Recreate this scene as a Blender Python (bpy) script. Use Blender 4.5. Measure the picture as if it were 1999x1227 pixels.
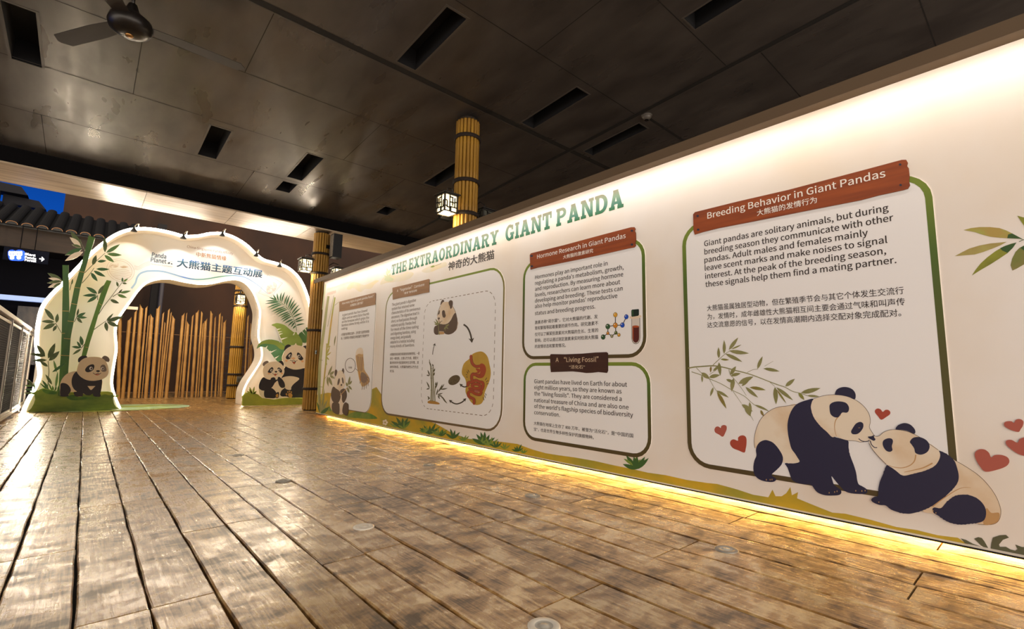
import bpy, bmesh, math, random
from mathutils import Vector, Matrix
from mathutils.geometry import tessellate_polygon
random.seed(7)
for _o in list(bpy.data.objects): bpy.data.objects.remove(_o, do_unlink=True)
SC = bpy.context.scene
COL = SC.collection
PI = math.pi

# ------------------------------------------------------------------ camera
FPX, YAW, PITCH, ROLL = 933.45, .724138, .121899, .0172817
IW, IH = 1999, 1227
CAMZ = Vector((0, 0, 1.0))
_F = Vector((math.sin(YAW)*math.cos(PITCH), math.cos(YAW)*math.cos(PITCH), math.sin(PITCH)))
_r0 = Vector((math.cos(YAW), -math.sin(YAW), 0)); _u0 = _r0.cross(_F)
_R = _r0*math.cos(ROLL) + _u0*math.sin(ROLL)
_U = -_r0*math.sin(ROLL) + _u0*math.cos(ROLL)
cam = bpy.data.cameras.new('camera'); camo = bpy.data.objects.new('camera', cam); COL.objects.link(camo)
cam.sensor_width = 36.0; cam.sensor_fit = 'HORIZONTAL'; cam.lens = 36.0*FPX/IW
cam.clip_start = .05; cam.clip_end = 300
_m = Matrix((_R, _U, -_F)).transposed().to_4x4(); _m.translation = CAMZ
camo.matrix_world = _m
SC.camera = camo

# ------------------------------------------------------------------ exposure, world
SC.view_settings.view_transform = 'Standard'; SC.view_settings.look = 'None'
SC.view_settings.gamma = 1.0; SC.view_settings.exposure = 0.0
try: SC.view_settings.use_curve_mapping = False
except Exception: pass
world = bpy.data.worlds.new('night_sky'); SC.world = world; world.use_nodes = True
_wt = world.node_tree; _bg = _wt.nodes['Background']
S_FILL = 2.65        # warm fill light added to the unseen sky behind the camera
def _wn(t, **k):
    n = _wt.nodes.new(t)
    for a, b in k.items(): setattr(n, a, b)
    return n
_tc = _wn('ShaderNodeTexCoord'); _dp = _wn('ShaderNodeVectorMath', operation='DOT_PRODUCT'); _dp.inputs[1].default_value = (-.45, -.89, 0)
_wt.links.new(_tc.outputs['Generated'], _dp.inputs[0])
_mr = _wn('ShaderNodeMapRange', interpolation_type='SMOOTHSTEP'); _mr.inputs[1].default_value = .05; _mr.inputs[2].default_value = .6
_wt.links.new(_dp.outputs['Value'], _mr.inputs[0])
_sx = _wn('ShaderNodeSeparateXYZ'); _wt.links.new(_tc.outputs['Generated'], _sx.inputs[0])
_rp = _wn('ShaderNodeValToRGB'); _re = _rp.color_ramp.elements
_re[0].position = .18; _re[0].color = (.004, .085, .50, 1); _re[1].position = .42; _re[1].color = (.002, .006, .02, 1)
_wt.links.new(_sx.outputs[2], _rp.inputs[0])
_mx = _wn('ShaderNodeMixRGB'); _mx.inputs[2].default_value = (S_FILL, S_FILL*.89, S_FILL*.77, 1)
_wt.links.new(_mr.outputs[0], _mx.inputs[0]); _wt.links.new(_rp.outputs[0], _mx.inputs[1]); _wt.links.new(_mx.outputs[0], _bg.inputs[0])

# lamp strengths (every lamp of the place, tuned together)
S_CAP, S_BASE, S_ARCH_OUT, S_ARCH_IN, S_SPOT, S_LANTERN, S_SIGN = 29.0, 21.0, 160.0, 14.0, 30.0, 2.8, 5.0

# ------------------------------------------------------------------ helpers
def on(x, y, ax, val):
    d = _F + _R*((x-(IW/2))/FPX) - _U*((y-(IH/2))/FPX)
    return CAMZ + d*((val-CAMZ[ax])/d[ax])
def lin(h):
    h = h.lstrip('#'); c = [int(h[i:i+2], 16)/255 for i in (0, 2, 4)]
    return tuple(((v/12.92) if v <= .04045 else ((v+.055)/1.055)**2.4) for v in c) + (1,)
MATS = {}
def mat(name, color='#ffffff', rough=.6, metal=0.0, emit=None, es=0.0, color2=None, nscale=(6, 6, 6), bump=0.0, spec=.5, contrast=(.35, .65), detail=4):
    if name in MATS: return MATS[name]
    m = bpy.data.materials.new(name); m.use_nodes = True
    nt = m.node_tree; b = nt.nodes['Principled BSDF']
    b.inputs['Base Color'].default_value = lin(color); b.inputs['Roughness'].default_value = rough
    b.inputs['Metallic'].default_value = metal; b.inputs['Specular IOR Level'].default_value = spec
    if emit:
        b.inputs['Emission Color'].default_value = lin(emit); b.inputs['Emission Strength'].default_value = es
    if color2 or bump:
        tc = nt.nodes.new('ShaderNodeTexCoord'); mp = nt.nodes.new('ShaderNodeMapping'); mp.inputs['Scale'].default_value = nscale
        nz = nt.nodes.new('ShaderNodeTexNoise'); nz.inputs['Scale'].default_value = 1; nz.inputs['Detail'].default_value = detail
        nt.links.new(tc.outputs['Object'], mp.inputs[0]); nt.links.new(mp.outputs[0], nz.inputs['Vector'])
        if color2:
            rp = nt.nodes.new('ShaderNodeValToRGB'); rp.color_ramp.elements[0].position = contrast[0]; rp.color_ramp.elements[1].position = contrast[1]
            rp.color_ramp.elements[0].color = lin(color); rp.color_ramp.elements[1].color = lin(color2)
            nt.links.new(nz.outputs[0], rp.inputs[0]); nt.links.new(rp.outputs[0], b.inputs['Base Color'])
        if bump:
            bp = nt.nodes.new('ShaderNodeBump'); bp.inputs['Strength'].default_value = bump; bp.inputs['Distance'].default_value = .02
            nt.links.new(nz.outputs[0], bp.inputs['Height']); nt.links.new(bp.outputs[0], b.inputs['Normal'])
    MATS[name] = m; return m
def gradmat(name, stops, axis=2, rough=.6):
    if name in MATS: return MATS[name]
    m = bpy.data.materials.new(name); m.use_nodes = True; nt = m.node_tree; b = nt.nodes['Principled BSDF']
    b.inputs['Roughness'].default_value = rough
    tc = nt.nodes.new('ShaderNodeTexCoord'); sp = nt.nodes.new('ShaderNodeSeparateXYZ'); rp = nt.nodes.new('ShaderNodeValToRGB')
    nt.links.new(tc.outputs['Generated'], sp.inputs[0]); nt.links.new(sp.outputs[axis], rp.inputs[0]); nt.links.new(rp.outputs[0], b.inputs['Base Color'])
    e = rp.color_ramp.elements
    while len(e) < len(stops): e.new(.5)
    for k, (p, c) in enumerate(stops): e[k].position = p; e[k].color = lin(c)
    MATS[name] = m; return m

def tag(o, label=None, cat=None, group=None, kind=None):
    if label: o['label'] = label
    if cat: o['category'] = cat
    if group: o['group'] = group
    if kind: o['kind'] = kind
    return o
def thing(name, label, cat, loc=(0, 0, 0), group=None):
    o = bpy.data.objects.new(name, None); COL.objects.link(o); o.location = loc; o.empty_display_size = .1
    return tag(o, label, cat, group)
def base_of(p):
    while p.parent: p = p.parent
    return Vector(p.location)
def link_mesh(name, verts, faces, mats, parent=None, local=False, fm=None, smooth=False, origin=None):
    me = bpy.data.meshes.new(name)
    off = Vector((0, 0, 0))
    if parent is not None and not local: off = base_of(parent)
    if parent is None and origin is not None: off = Vector(origin)
    me.from_pydata([tuple(Vector(v)-off) for v in verts], [], faces)
    if not isinstance(mats, (list, tuple)): mats = [mats]
    for m in mats: me.materials.append(m)
    if fm: me.polygons.foreach_set('material_index', fm)
    if smooth: me.polygons.foreach_set('use_smooth', [True]*len(me.polygons))
    me.update()
    o = bpy.data.objects.new(name, me); COL.objects.link(o)
    if parent is not None: o.parent = parent
    elif origin is not None: o.location = origin
    return o
def copy_tree(o, parent=None):
    c = o.copy(); COL.objects.link(c)
    if parent: c.parent = parent; c.matrix_parent_inverse = o.matrix_parent_inverse
    for ch in [x for x in KIDS.get(o.name, [])]: copy_tree(ch, c)
    return c
KIDS = {}
def index_kids():
    KIDS.clear()
    for o in bpy.data.objects:
        if o.parent: KIDS.setdefault(o.parent.name, []).append(o)

class MB:
    """collects boxes, tubes, prisms, lathes into one mesh"""
    def __init__(s): s.v = []; s.f = []; s.m = []; s.mats = []
    def mi(s, m):
        if m not in s.mats: s.mats.append(m)
        return s.mats.index(m)
    def add(s, verts, faces, m):
        b = len(s.v); k = s.mi(m); s.v += [tuple(v) for v in verts]
        for f in faces: s.f.append([b+i for i in f]); s.m.append(k)
    def box(s, x0, x1, y0, y1, z0, z1, m):
        s.add([(x0,y0,z0),(x1,y0,z0),(x1,y1,z0),(x0,y1,z0),(x0,y0,z1),(x1,y0,z1),(x1,y1,z1),(x0,y1,z1)],
              [(0,3,2,1),(4,5,6,7),(0,1,5,4),(1,2,6,5),(2,3,7,6),(3,0,4,7)], m)
    def bar(s, a, b, w, h, m, up=(0, 0, 1)):
        a = Vector(a); b = Vector(b); d = (b-a).normalized(); u = Vector(up)
        if abs(d.dot(u)) > .95: u = Vector((1, 0, 0))
        x = d.cross(u).normalized(); y = x.cross(d)
        q = [(-w/2,-h/2),(w/2,-h/2),(w/2,h/2),(-w/2,h/2)]
        s.add([p+x*i+y*j for p in (a, b) for i, j in q], [(3,2,1,0),(4,5,6,7),(0,1,5,4),(1,2,6,5),(2,3,7,6),(3,0,4,7)], m)
    def tube(s, pts, r, m, n=8, cap=True):
        pts = [Vector(p) for p in pts]; rr = r if isinstance(r, (list, tuple)) else [r]*len(pts)
        vs = []; fs = []
        d0 = (pts[1]-pts[0]).normalized(); u = Vector((0, 0, 1)) if abs(d0.z) < .9 else Vector((1, 0, 0))
        x = d0.cross(u).normalized()
        for i, p in enumerate(pts):
            d = (pts[min(i+1, len(pts)-1)]-pts[max(i-1, 0)]).normalized()
            x = (x-d*x.dot(d)).normalized(); y = d.cross(x)
            for k in range(n):
                a = 2*PI*k/n; vs.append(p+(x*math.cos(a)+y*math.sin(a))*rr[i])
        for i in range(len(pts)-1):
            for k in range(n): fs.append((i*n+k, i*n+(k+1) % n, (i+1)*n+(k+1) % n, (i+1)*n+k))
        if cap: fs.append(tuple(range(n))[::-1]); fs.append(tuple((len(pts)-1)*n+k for k in range(n)))
        s.add(vs, fs, m)
    def lathe(s, prof, c, m, n=24):
        c = Vector(c); vs = []; fs = []
        for r, z in prof:
            for k in range(n): vs.append(c+Vector((r*math.cos(2*PI*k/n), r*math.sin(2*PI*k/n), z)))
        for i in range(len(prof)-1):
            for k in range(n): fs.append((i*n+k, i*n+(k+1) % n, (i+1)*n+(k+1) % n, (i+1)*n+k))
        s.add(vs, fs, m)
    def build(s, name, parent=None, local=False, smooth=False, origin=None, label=None):
        o = link_mesh(name, s.v, s.f, s.mats, parent, local, s.m, smooth, origin)
        if label: o['label'] = label
        return o

def Z(ox, oy, sc, flat):
    return [(ox+flat[i]/sc, oy+flat[i+1]/sc) for i in range(0, len(flat), 2)]
def sm(pts, n=4, closed=True):
    out = []; N = len(pts)
    rng = range(N) if closed else range(N-1)
    for i in rng:
        if closed: p0, p1, p2, p3 = pts[(i-1) % N], pts[i], pts[(i+1) % N], pts[(i+2) % N]
        else: p0, p1, p2, p3 = pts[max(i-1, 0)], pts[i], pts[i+1], pts[min(i+2, N-1)]
        for k in range(n):
            t = k/n
            out.append(tuple(.5*((2*p1[j])+(-p0[j]+p2[j])*t+(2*p0[j]-5*p1[j]+4*p2[j]-p3[j])*t*t+(-p0[j]+3*p1[j]-3*p2[j]+p3[j])*t**3) for j in range(len(p1))))
    if not closed: out.append(tuple(pts[-1]))
    return out
def furry(pts, amp=2.0, step=4.0):
    """short zig-zag fur edge on an outline"""
    out = []; N = len(pts)
    for i in range(N):
        a = Vector(pts[i]); b = Vector(pts[(i+1) % N]); L = (b-a).length; n = max(1, int(L/step)); d = (b-a)
        nn = Vector((d.y, -d.x)).normalized() if L > 1e-6 else Vector((0, 0))
        for k in range(n):
            p = a+d*(k/n)
            if k % 2: p = p+nn*amp*random.uniform(.4, 1)
            out.append((p.x, p.y))
    return out
def leafpts(b, t, w, bend=.12, n=5):
    b = Vector(b); t = Vector(t); d = t-b; nn = Vector((-d.y, d.x)).normalized()
    L = []; R = []
    for k in range(n+1):
        u = k/n; c = b+d*u+nn*(bend*d.length*u*(1-u)); h = w*.5*(math.sin(PI*u**.85))**.9 if 0 < u < 1 else 0
        L.append(c+nn*h); R.append(c-nn*h)
    pts = L+R[1:-1][::-1]
    return [(p.x, p.y) for p in pts]
def stroke(pts, w, w2=None):
    w2 = w if w2 is None else w2; out = []; N = len(pts); L = []; R = []
    for i in range(N):
        a = Vector(pts[max(i-1, 0)]); b = Vector(pts[min(i+1, N-1)]); d = b-a
        nn = Vector((-d.y, d.x)).normalized() if d.length > 1e-9 else Vector((0, 1))
        h = .5*(w+(w2-w)*i/max(1, N-1)); p = Vector(pts[i])
        L.append(tuple(p+nn*h)); R.append(tuple(p-nn*h))
    return [[L[i], L[i+1], R[i+1], R[i]] for i in range(N-1)]
def ell(cx, cy, rx, ry, rot=0, n=20):
    c, s_ = math.cos(rot), math.sin(rot)
    return [(cx+rx*math.cos(2*PI*k/n)*c-ry*math.sin(2*PI*k/n)*s_, cy+rx*math.cos(2*PI*k/n)*s_+ry*math.sin(2*PI*k/n)*c) for k in range(n)]
def rrect(x0, x1, y0, y1, r, n=6):
    out = []
    for cx, cy, a0 in ((x1-r, y1-r, 0), (x0+r, y1-r, PI/2), (x0+r, y0+r, PI), (x1-r, y0+r, 1.5*PI)):
        for k in range(n+1):
            a = a0+PI/2*k/n; out.append((cx+r*math.cos(a), cy+r*math.sin(a)))
    return out
W = 3.92            # painted face of the display wall (plane X = W, facing -X)
class Art:
    """flat print: polygons given in picture points, laid on a real plane (axis, value); each layer of ink lies a hair above the last"""
    def __init__(s, ax, val, base=.0006, step=.0004):
        s.ax, s.val, s.base, s.step = ax, val, base, step; s.mb = MB(); s.k = 0
    def poly(s, pts, m, lay=0, world=False):
        if world: P = [Vector((s.val, -p[0], p[1])) if s.ax == 0 else Vector((p[0], s.val, p[1])) for p in pts]
        else: P = [on(p[0], p[1], s.ax, s.val) for p in pts]
        s.k += 1
        for p in P: p[s.ax] = s.val-s.base-s.step*lay-.000025*(s.k % 15)      # overlapping strokes never share a plane
        tri = tessellate_polygon([P])
        nrm = Vector((0, 0, 0)); nrm[s.ax] = -1
        tr = []
        for a, b, c in tri:
            n = (P[b]-P[a]).cross(P[c]-P[a])
            tr.append((a, b, c) if n.dot(nrm) >= 0 else (a, c, b))
        s.mb.add(P, tr, m)
    def line(s, pts, w, m, lay=0, w2=None, world=False):
        for q in stroke(pts, w, w2): s.poly(q, m, lay, world)
    def build(s, name, parent, label=None): return s.mb.build(name, parent, label=label)

def slab_mesh(outline, ax, val, th, mf, ms, mb=None, world=False):
    """a board cut to an outline: front face on plane (ax, val), thickness th away from the viewer"""
    mb = mb or MB()
    P = [on(p[0], p[1], ax, val) for p in outline] if not world else [Vector((val, -p[0], p[1])) if ax == 0 else Vector((p[0], val, p[1])) for p in outline]
    for p in P: p[ax] = val
    Q = [p.copy() for p in P]
    for q in Q: q[ax] += th
    nrm = Vector((0, 0, 0)); nrm[ax] = -1
    fr = []; bk = []
    N = len(P)
    for a, b, c in tessellate_polygon([P]):
        n = (P[b]-P[a]).cross(P[c]-P[a])
        t = (a, b, c) if n.dot(nrm) >= 0 else (a, c, b)
        fr.append(t); bk.append(tuple(N+i for i in t[::-1]))
    mb.add(P+Q, fr+bk, mf)
    ar = sum((P[i]-P[0]).cross(P[(i+1) % N]-P[0])[ax] for i in range(N))
    sd = []
    for i in range(N):
        j = (i+1) % N
        sd.append((i, i+N, j+N, j) if ar < 0 else (i, j, j+N, i+N))
    mb.add(P+Q, sd, ms)
    return mb

FONT_RES = 3
try: SANS = bpy.data.fonts.load(bpy.utils.system_resource('DATAFILES')+'/fonts/Noto Sans CJK Regular.woff2')   # Blender's own typeface
except Exception: SANS = None
def glyph_mesh(txt, weight=0.0, sans=False):
    c = bpy.data.curves.new('txt', 'FONT'); c.body = txt
    if sans and SANS: c.font = SANS
    c.resolution_u = FONT_RES; c.offset = weight; c.fill_mode = 'FRONT' if hasattr(c, 'fill_mode') else c.fill_mode
    o = bpy.data.objects.new('txt', c); COL.objects.link(o)
    me = bpy.data.meshes.new_from_object(o)
    vs = [v.co.copy() for v in me.vertices]; fs = [tuple(p.vertices) for p in me.polygons]
    bpy.data.objects.remove(o, do_unlink=True); bpy.data.meshes.remove(me); bpy.data.curves.remove(c)
    return vs, fs
CAPH = max(v.y for v in glyph_mesh('H', 0, True)[0])
def text(mb, txt, p0, p1, cap_px, ax, val, m, weight=0.0, lay=3, cjk=False, slope=False, base=.0006, step=.0004):
    """one line of lettering: baseline from picture point p0 to p1, cap height cap_px at p0; on plane (ax, val)"""
    a = on(p0[0], p0[1], ax, val); t = on(p0[0], p0[1]-cap_px, ax, val); b = on(p1[0], p1[1], ax, val)
    vs, fs = glyph_mesh(txt, 0, not cjk)
    x0 = min(v.x for v in vs); x1 = max(v.x for v in vs)
    capf = .88 if cjk else CAPH
    sy = (t.z-a.z)/capf
    ua = -a.y if ax == 0 else a.x; ub = -b.y if ax == 0 else b.x
    sx = (ub-ua)/(x1-x0); rise = (b.z-a.z)/(ub-ua) if slope else 0
    dz = .1*sy if cjk else 0
    wv = weight*(.8 if cjk else .8*CAPH/.72); kk = -1
    for ox, oy in (((0, 0),) if not weight else ((-wv, -wv*.6), (wv, -wv*.6), (-wv, wv*.6), (wv, wv*.6))):
        out = []; kk += 1
        for v in vs:
            u = ua+(v.x+ox-x0)*sx; z = a.z+(v.y+oy)*sy+dz+rise*(u-ua)
            off = val-base-step*lay-.00004*kk
            out.append((off, -u, z) if ax == 0 else (u, off, z))
        mb.add(out, fs, m)
# ------------------------------------------------------------------ setting
def zc(y): return 5.64-.063*y          # sloping ceiling
def floor_material():
    m = bpy.data.materials.new('glazed_wood_plank'); m.use_nodes = True; nt = m.node_tree; b = nt.nodes['Principled BSDF']; L = nt.links.new
    tc = nt.nodes.new('ShaderNodeTexCoord'); geo = nt.nodes.new('ShaderNodeNewGeometry')
    # every plank gets its own grain: shift the lookup by the plank's random number
    add = nt.nodes.new('ShaderNodeVectorMath'); add.operation = 'MULTIPLY_ADD'
    cmb = nt.nodes.new('ShaderNodeCombineXYZ'); L(geo.outputs['Random Per Island'], cmb.inputs[0]); L(geo.outputs['Random Per Island'], cmb.inputs[2])
    add.inputs[1].default_value = (17, 31, 53); L(cmb.outputs[0], add.inputs[0]); L(tc.outputs['Object'], add.inputs[2])
    def noise(scale, detail=4, dist=0.0, src=None):
        mp = nt.nodes.new('ShaderNodeMapping'); mp.inputs['Scale'].default_value = scale; L((src or add).outputs[0] if src is None else src, mp.inputs[0])
        n = nt.nodes.new('ShaderNodeTexNoise'); n.inputs['Scale'].default_value = 1; n.inputs['Detail'].default_value = detail; n.inputs['Distortion'].default_value = dist
        L(mp.outputs[0], n.inputs['Vector']); return n
    # grain: rings cut through wobbling wood, long along the plank
    warp = noise((5, 1.1, 3), 2, .4)
    mul = nt.nodes.new('ShaderNodeMath'); mul.operation = 'MULTIPLY'; mul.inputs[1].default_value = 62; L(warp.outputs[0], mul.inputs[0])
    sn = nt.nodes.new('ShaderNodeMath'); sn.operation = 'SINE'; L(mul.outputs[0], sn.inputs[0])
    fine = noise((85, 4.0, 8), 6, .5)
    wear = noise((5.5, 8.5, 4), 9, .25); wear.inputs['Roughness'].default_value = .62
    big = noise((1.3, 1.0, 1), 3, .3, tc.outputs['Object'])
    def math2(op, a, bval=None, c=None):
        n = nt.nodes.new('ShaderNodeMath'); n.operation = op
        for i_, v in enumerate((a, bval, c)):
            if v is None: continue
            if isinstance(v, (int, float)): n.inputs[i_].default_value = v
            else: L(v, n.inputs[i_])
        return n.outputs[0]
    tone = math2('MULTIPLY_ADD', wear.outputs[0], .62, math2('MULTIPLY_ADD', fine.outputs[0], .28, math2('MULTIPLY', big.outputs[0], .22)))
    tone = math2('MULTIPLY_ADD', sn.outputs[0], .012, tone)
    rp = nt.nodes.new('ShaderNodeValToRGB'); e = rp.color_ramp.elements
    e[0].position = .46; e[0].color = lin('#4c3210'); e[1].position = .66; e[1].color = lin('#e6c58c')
    k = e.new(.55); k.color = lin('#a67a3c')
    L(tone, rp.inputs[0])
    # per-plank tone
    hsv = nt.nodes.new('ShaderNodeHueSaturation'); mr = nt.nodes.new('ShaderNodeMapRange'); mr.inputs[3].default_value = .82; mr.inputs[4].default_value = 1.15
    L(geo.outputs['Random Per Island'], mr.inputs[0]); L(mr.outputs[0], hsv.inputs['Value']); L(rp.outputs[0], hsv.inputs['Color'])
    L(hsv.outputs[0], b.inputs['Base Color'])
    rr = nt.nodes.new('ShaderNodeMapRange'); rr.inputs[1].default_value = .45; rr.inputs[2].default_value = .66; rr.inputs[3].default_value = .42; rr.inputs[4].default_value = .2
    L(tone, rr.inputs[0]); L(rr.outputs[0], b.inputs['Roughness']); L(rr.outputs[0], b.inputs['Coat Roughness'])
    cw = nt.nodes.new('ShaderNodeMapRange'); cw.inputs[1].default_value = .48; cw.inputs[2].default_value = .62; cw.inputs[3].default_value = .6; cw.inputs[4].default_value = 1.0
    L(tone, cw.inputs[0]); L(cw.outputs[0], b.inputs['Coat Weight'])
    b.inputs['Specular IOR Level'].default_value = .7; b.inputs['Coat IOR'].default_value = 1.75
    h3 = nt.nodes.new('ShaderNodeMath'); h3.operation = 'ADD'
    L(math2('MULTIPLY_ADD', sn.outputs[0], .16, math2('MULTIPLY', fine.outputs[0], .9)), h3.inputs[0]); L(math2('MULTIPLY', wear.outputs[0], 1.6), h3.inputs[1])
    bp = nt.nodes.new('ShaderNodeBump'); bp.inputs['Strength'].default_value = .42; bp.inputs['Distance'].default_value = .003
    L(h3.outputs[0], bp.inputs['Height']); L(bp.outputs[0], b.inputs['Normal']); L(bp.outputs[0], b.inputs['Coat Normal'])
    return m
PITCHX = .2395
def plank_floor():
    mb = MB(); mw = floor_material(); md = mat('floor_gap', '#0b0805', .9)
    R = random.Random(3)
    k0, k1 = -40, 50
    for k in range(k0, k1):
        xa = .06+PITCHX*k; xb = xa+PITCHX
        near = -3.2 < xa < 4.2
        y = -5.0; joint = (2.6 if (k//2) % 2 == 0 else 3.64)-2.08*5
        cuts = [-5.0]
        c = joint
        while c < 24.5:
            c2 = c+R.uniform(-.03, .03)
            if c2 > -4.6: cuts.append(c2)
            c += 2.08 if c < 14 else 4.16
        cuts.append(24.8)
        for a, b in zip(cuts[:-1], cuts[1:]):
            g = .004; a2, b2 = a+.0045, b-.0045
            n = max(2, int((b2-a2)/.22)) if near and a < 14 else 1
            vs = []; fs = []
            for i in range(n+1):
                yy = a2+(b2-a2)*i/n
                j0 = R.uniform(-.0035, .0035) if near else 0; j1 = R.uniform(-.0035, .0035) if near else 0
                ez = -.005 if i in (0, n) else 0
                l, r = xa+g+j0, xb-g+j1
                vs += [(l, yy, -.03), (l+.001, yy, -.007), (l+.007, yy, ez), (r-.007, yy, ez), (r-.001, yy, -.007), (r, yy, -.03)]
            for i in range(n):
                for q in range(5): fs.append((i*6+q, i*6+q+1, (i+1)*6+q+1, (i+1)*6+q))
            fs.append((0, 1, 2, 3, 4, 5)); fs.append(tuple(n*6+q for q in (5, 4, 3, 2, 1, 0)))
            fs = [f[::-1] for f in fs]
            mb.add(vs, fs, mw)
    mb.box(-9.6, 12.1, -5.1, 25, -.06, -.028, md)
    return tag(mb.build('floor', origin=(0, 0, 0)), kind='structure')
plank_floor()

VENTS = [(-1.12, -.83, 7.70, 8.96), (1.215, 1.515, 9.12, 10.38), (2.785, 3.085, 9.07, 10.32), (2.785, 3.075, 10.57, 11.115), (2.85, 3.14, 4.50, 5.73),
         (5.225, 5.51, 4.505, 5.745), (6.825, 7.09, 4.465, 5.70), (5.225, 5.51, 1.45, 2.74), (5.16, 5.46, 7.55, 8.82), (5.11, 5.41, 10.5, 11.0)]
def ceiling():
    m = bpy.data.materials.new('worn_ceiling_panel'); m.use_nodes = True; nt = m.node_tree; b = nt.nodes['Principled BSDF']; L = nt.links.new
    tc = nt.nodes.new('ShaderNodeTexCoord')
    def noise(scale, detail, dist=0.0):
        mp = nt.nodes.new('ShaderNodeMapping'); mp.inputs['Scale'].default_value = scale; L(tc.outputs['Object'], mp.inputs[0])
        n = nt.nodes.new('ShaderNodeTexNoise'); n.inputs['Scale'].default_value = 1; n.inputs['Detail'].default_value = detail; n.inputs['Distortion'].default_value = dist
        L(mp.outputs[0], n.inputs['Vector']); return n
    n1 = noise((2.6, 1.1, 1), 6, .15); n2 = noise((3.2, .9, 1), 3, .2); n3 = noise((30, 3, 2), 4)
    rp = nt.nodes.new('ShaderNodeValToRGB'); e = rp.color_ramp.elements
    e[0].position = .3; e[0].color = lin('#413d3b'); e[1].position = .7; e[1].color = lin('#58534f'); L(n1.outputs[0], rp.inputs[0])
    L(rp.outputs[0], b.inputs['Base Color'])
    mr = nt.nodes.new('ShaderNodeMapRange'); mr.inputs[1].default_value = .35; mr.inputs[2].default_value = .65; mr.inputs[3].default_value = .26; mr.inputs[4].default_value = .44
    L(n2.outputs[0], mr.inputs[0]); L(mr.outputs[0], b.inputs['Roughness'])
    bp = nt.nodes.new('ShaderNodeBump'); bp.inputs['Strength'].default_value = .14; bp.inputs['Distance'].default_value = .01
    ad = nt.nodes.new('ShaderNodeMath'); ad.operation = 'MULTIPLY_ADD'; ad.inputs[1].default_value = .35; L(n3.outputs[0], ad.inputs[0]); L(n1.outputs[0], ad.inputs[2])
    L(ad.outputs[0], bp.inputs['Height']); L(bp.outputs[0], b.inputs['Normal'])
    b.inputs['Specular IOR Level'].default_value = .6; b.inputs['Metallic'].default_value = .3
    ms = mat('ceiling_joint', '#15120f', .8); me_ = mat('ceiling_edge', '#4d4844', .5)
    mb = MB()
    xs = sorted({-9.5, 12.0} | {v for q in VENTS for v in q[:2]}); ys = sorted({-5.0, 12.2} | {v for q in VENTS for v in q[2:]})
    for i in range(len(xs)-1):
        for j in range(len(ys)-1):
            cx, cy = (xs[i]+xs[i+1])/2, (ys[j]+ys[j+1])/2
            if any(q[0] < cx < q[1] and q[2] < cy < q[3] for q in VENTS): continue
            a, b_, c, d = xs[i], xs[i+1], ys[j], ys[j+1]
            mb.add([(a, c, zc(c)), (b_, c, zc(c)), (b_, d, zc(d)), (a, d, zc(d))], [(0, 3, 2, 1)], m)
    mb.add([(-9.5, -5, zc(-5)+.35), (12, -5, zc(-5)+.35), (12, 12.2, zc(12.2)+.35), (-9.5, 12.2, zc(12.2)+.35)], [(0, 1, 2, 3)], m)
    def strip(x0, x1, y0, y1, mm, dz=.002):
        mb.add([(x0, y0, zc(y0)-dz), (x1, y0, zc(y0)-dz), (x1, y1, zc(y1)-dz), (x0, y1, zc(y1)-dz)], [(0, 3, 2, 1)], mm)
    for y in (7.31, 8.9, 10.46, 4.35, 2.8, 1.2): strip(-9.5, 6.52, y-.006, y+.006, ms)
    for y in (.73, 2.36): strip(6.6, 12, y-.007, y+.007, ms)
    strip(6.85, 9.5, 4.24, 4.29, ms)
    for x, y0, y1 in ((.16, 7.31, 8.9), (1.31, 5.9, 7.31), (-1.6, 5.9, 7.31), (3.4, 7.31, 8.9), (4.75, 8.9, 10.46), (2.2, 10.46, 12), (-.9, 10.46, 12), (-2.9, 8.9, 10.46), (1.9, 2.8, 4.35), (4.2, 2.8, 4.35), (-.3, 4.35, 5.8)):
        strip(x-.005, x+.005, y0, y1, ms)
    strip(-9.5, 12, 5.80, 5.90, ms, .003); strip(-9.5, 12, 5.905, 5.925, me_, .004)
    strip(6.53, 6.61, -5, 12.2, ms, .005); strip(6.62, 6.635, -5, 12.2, me_, .005)
    return tag(mb.build('ceiling', origin=(0, 0, 0)), kind='structure')
ceiling()
vm = mat('vent_shaft', '#07070c', .9); vf = mat('vent_frame', '#4b4641', .45)
VLAB = ['leftmost dark ceiling vent, beside the fan', 'dark ceiling vent, first one right of the fan blade', 'long dark ceiling vent with a short one just below it', 'short square dark ceiling vent below a long one',
        'dark ceiling vent above and left of the bamboo post top', 'dark ceiling vent right of the bamboo post top', 'dim ceiling vent by the joint crossing, nearest the white wall', 'dark ceiling vent at the top right edge of the photo',
        'pale-framed ceiling vent partly hidden by the bamboo post', 'small dark ceiling vent left of the hanging lantern']
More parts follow.
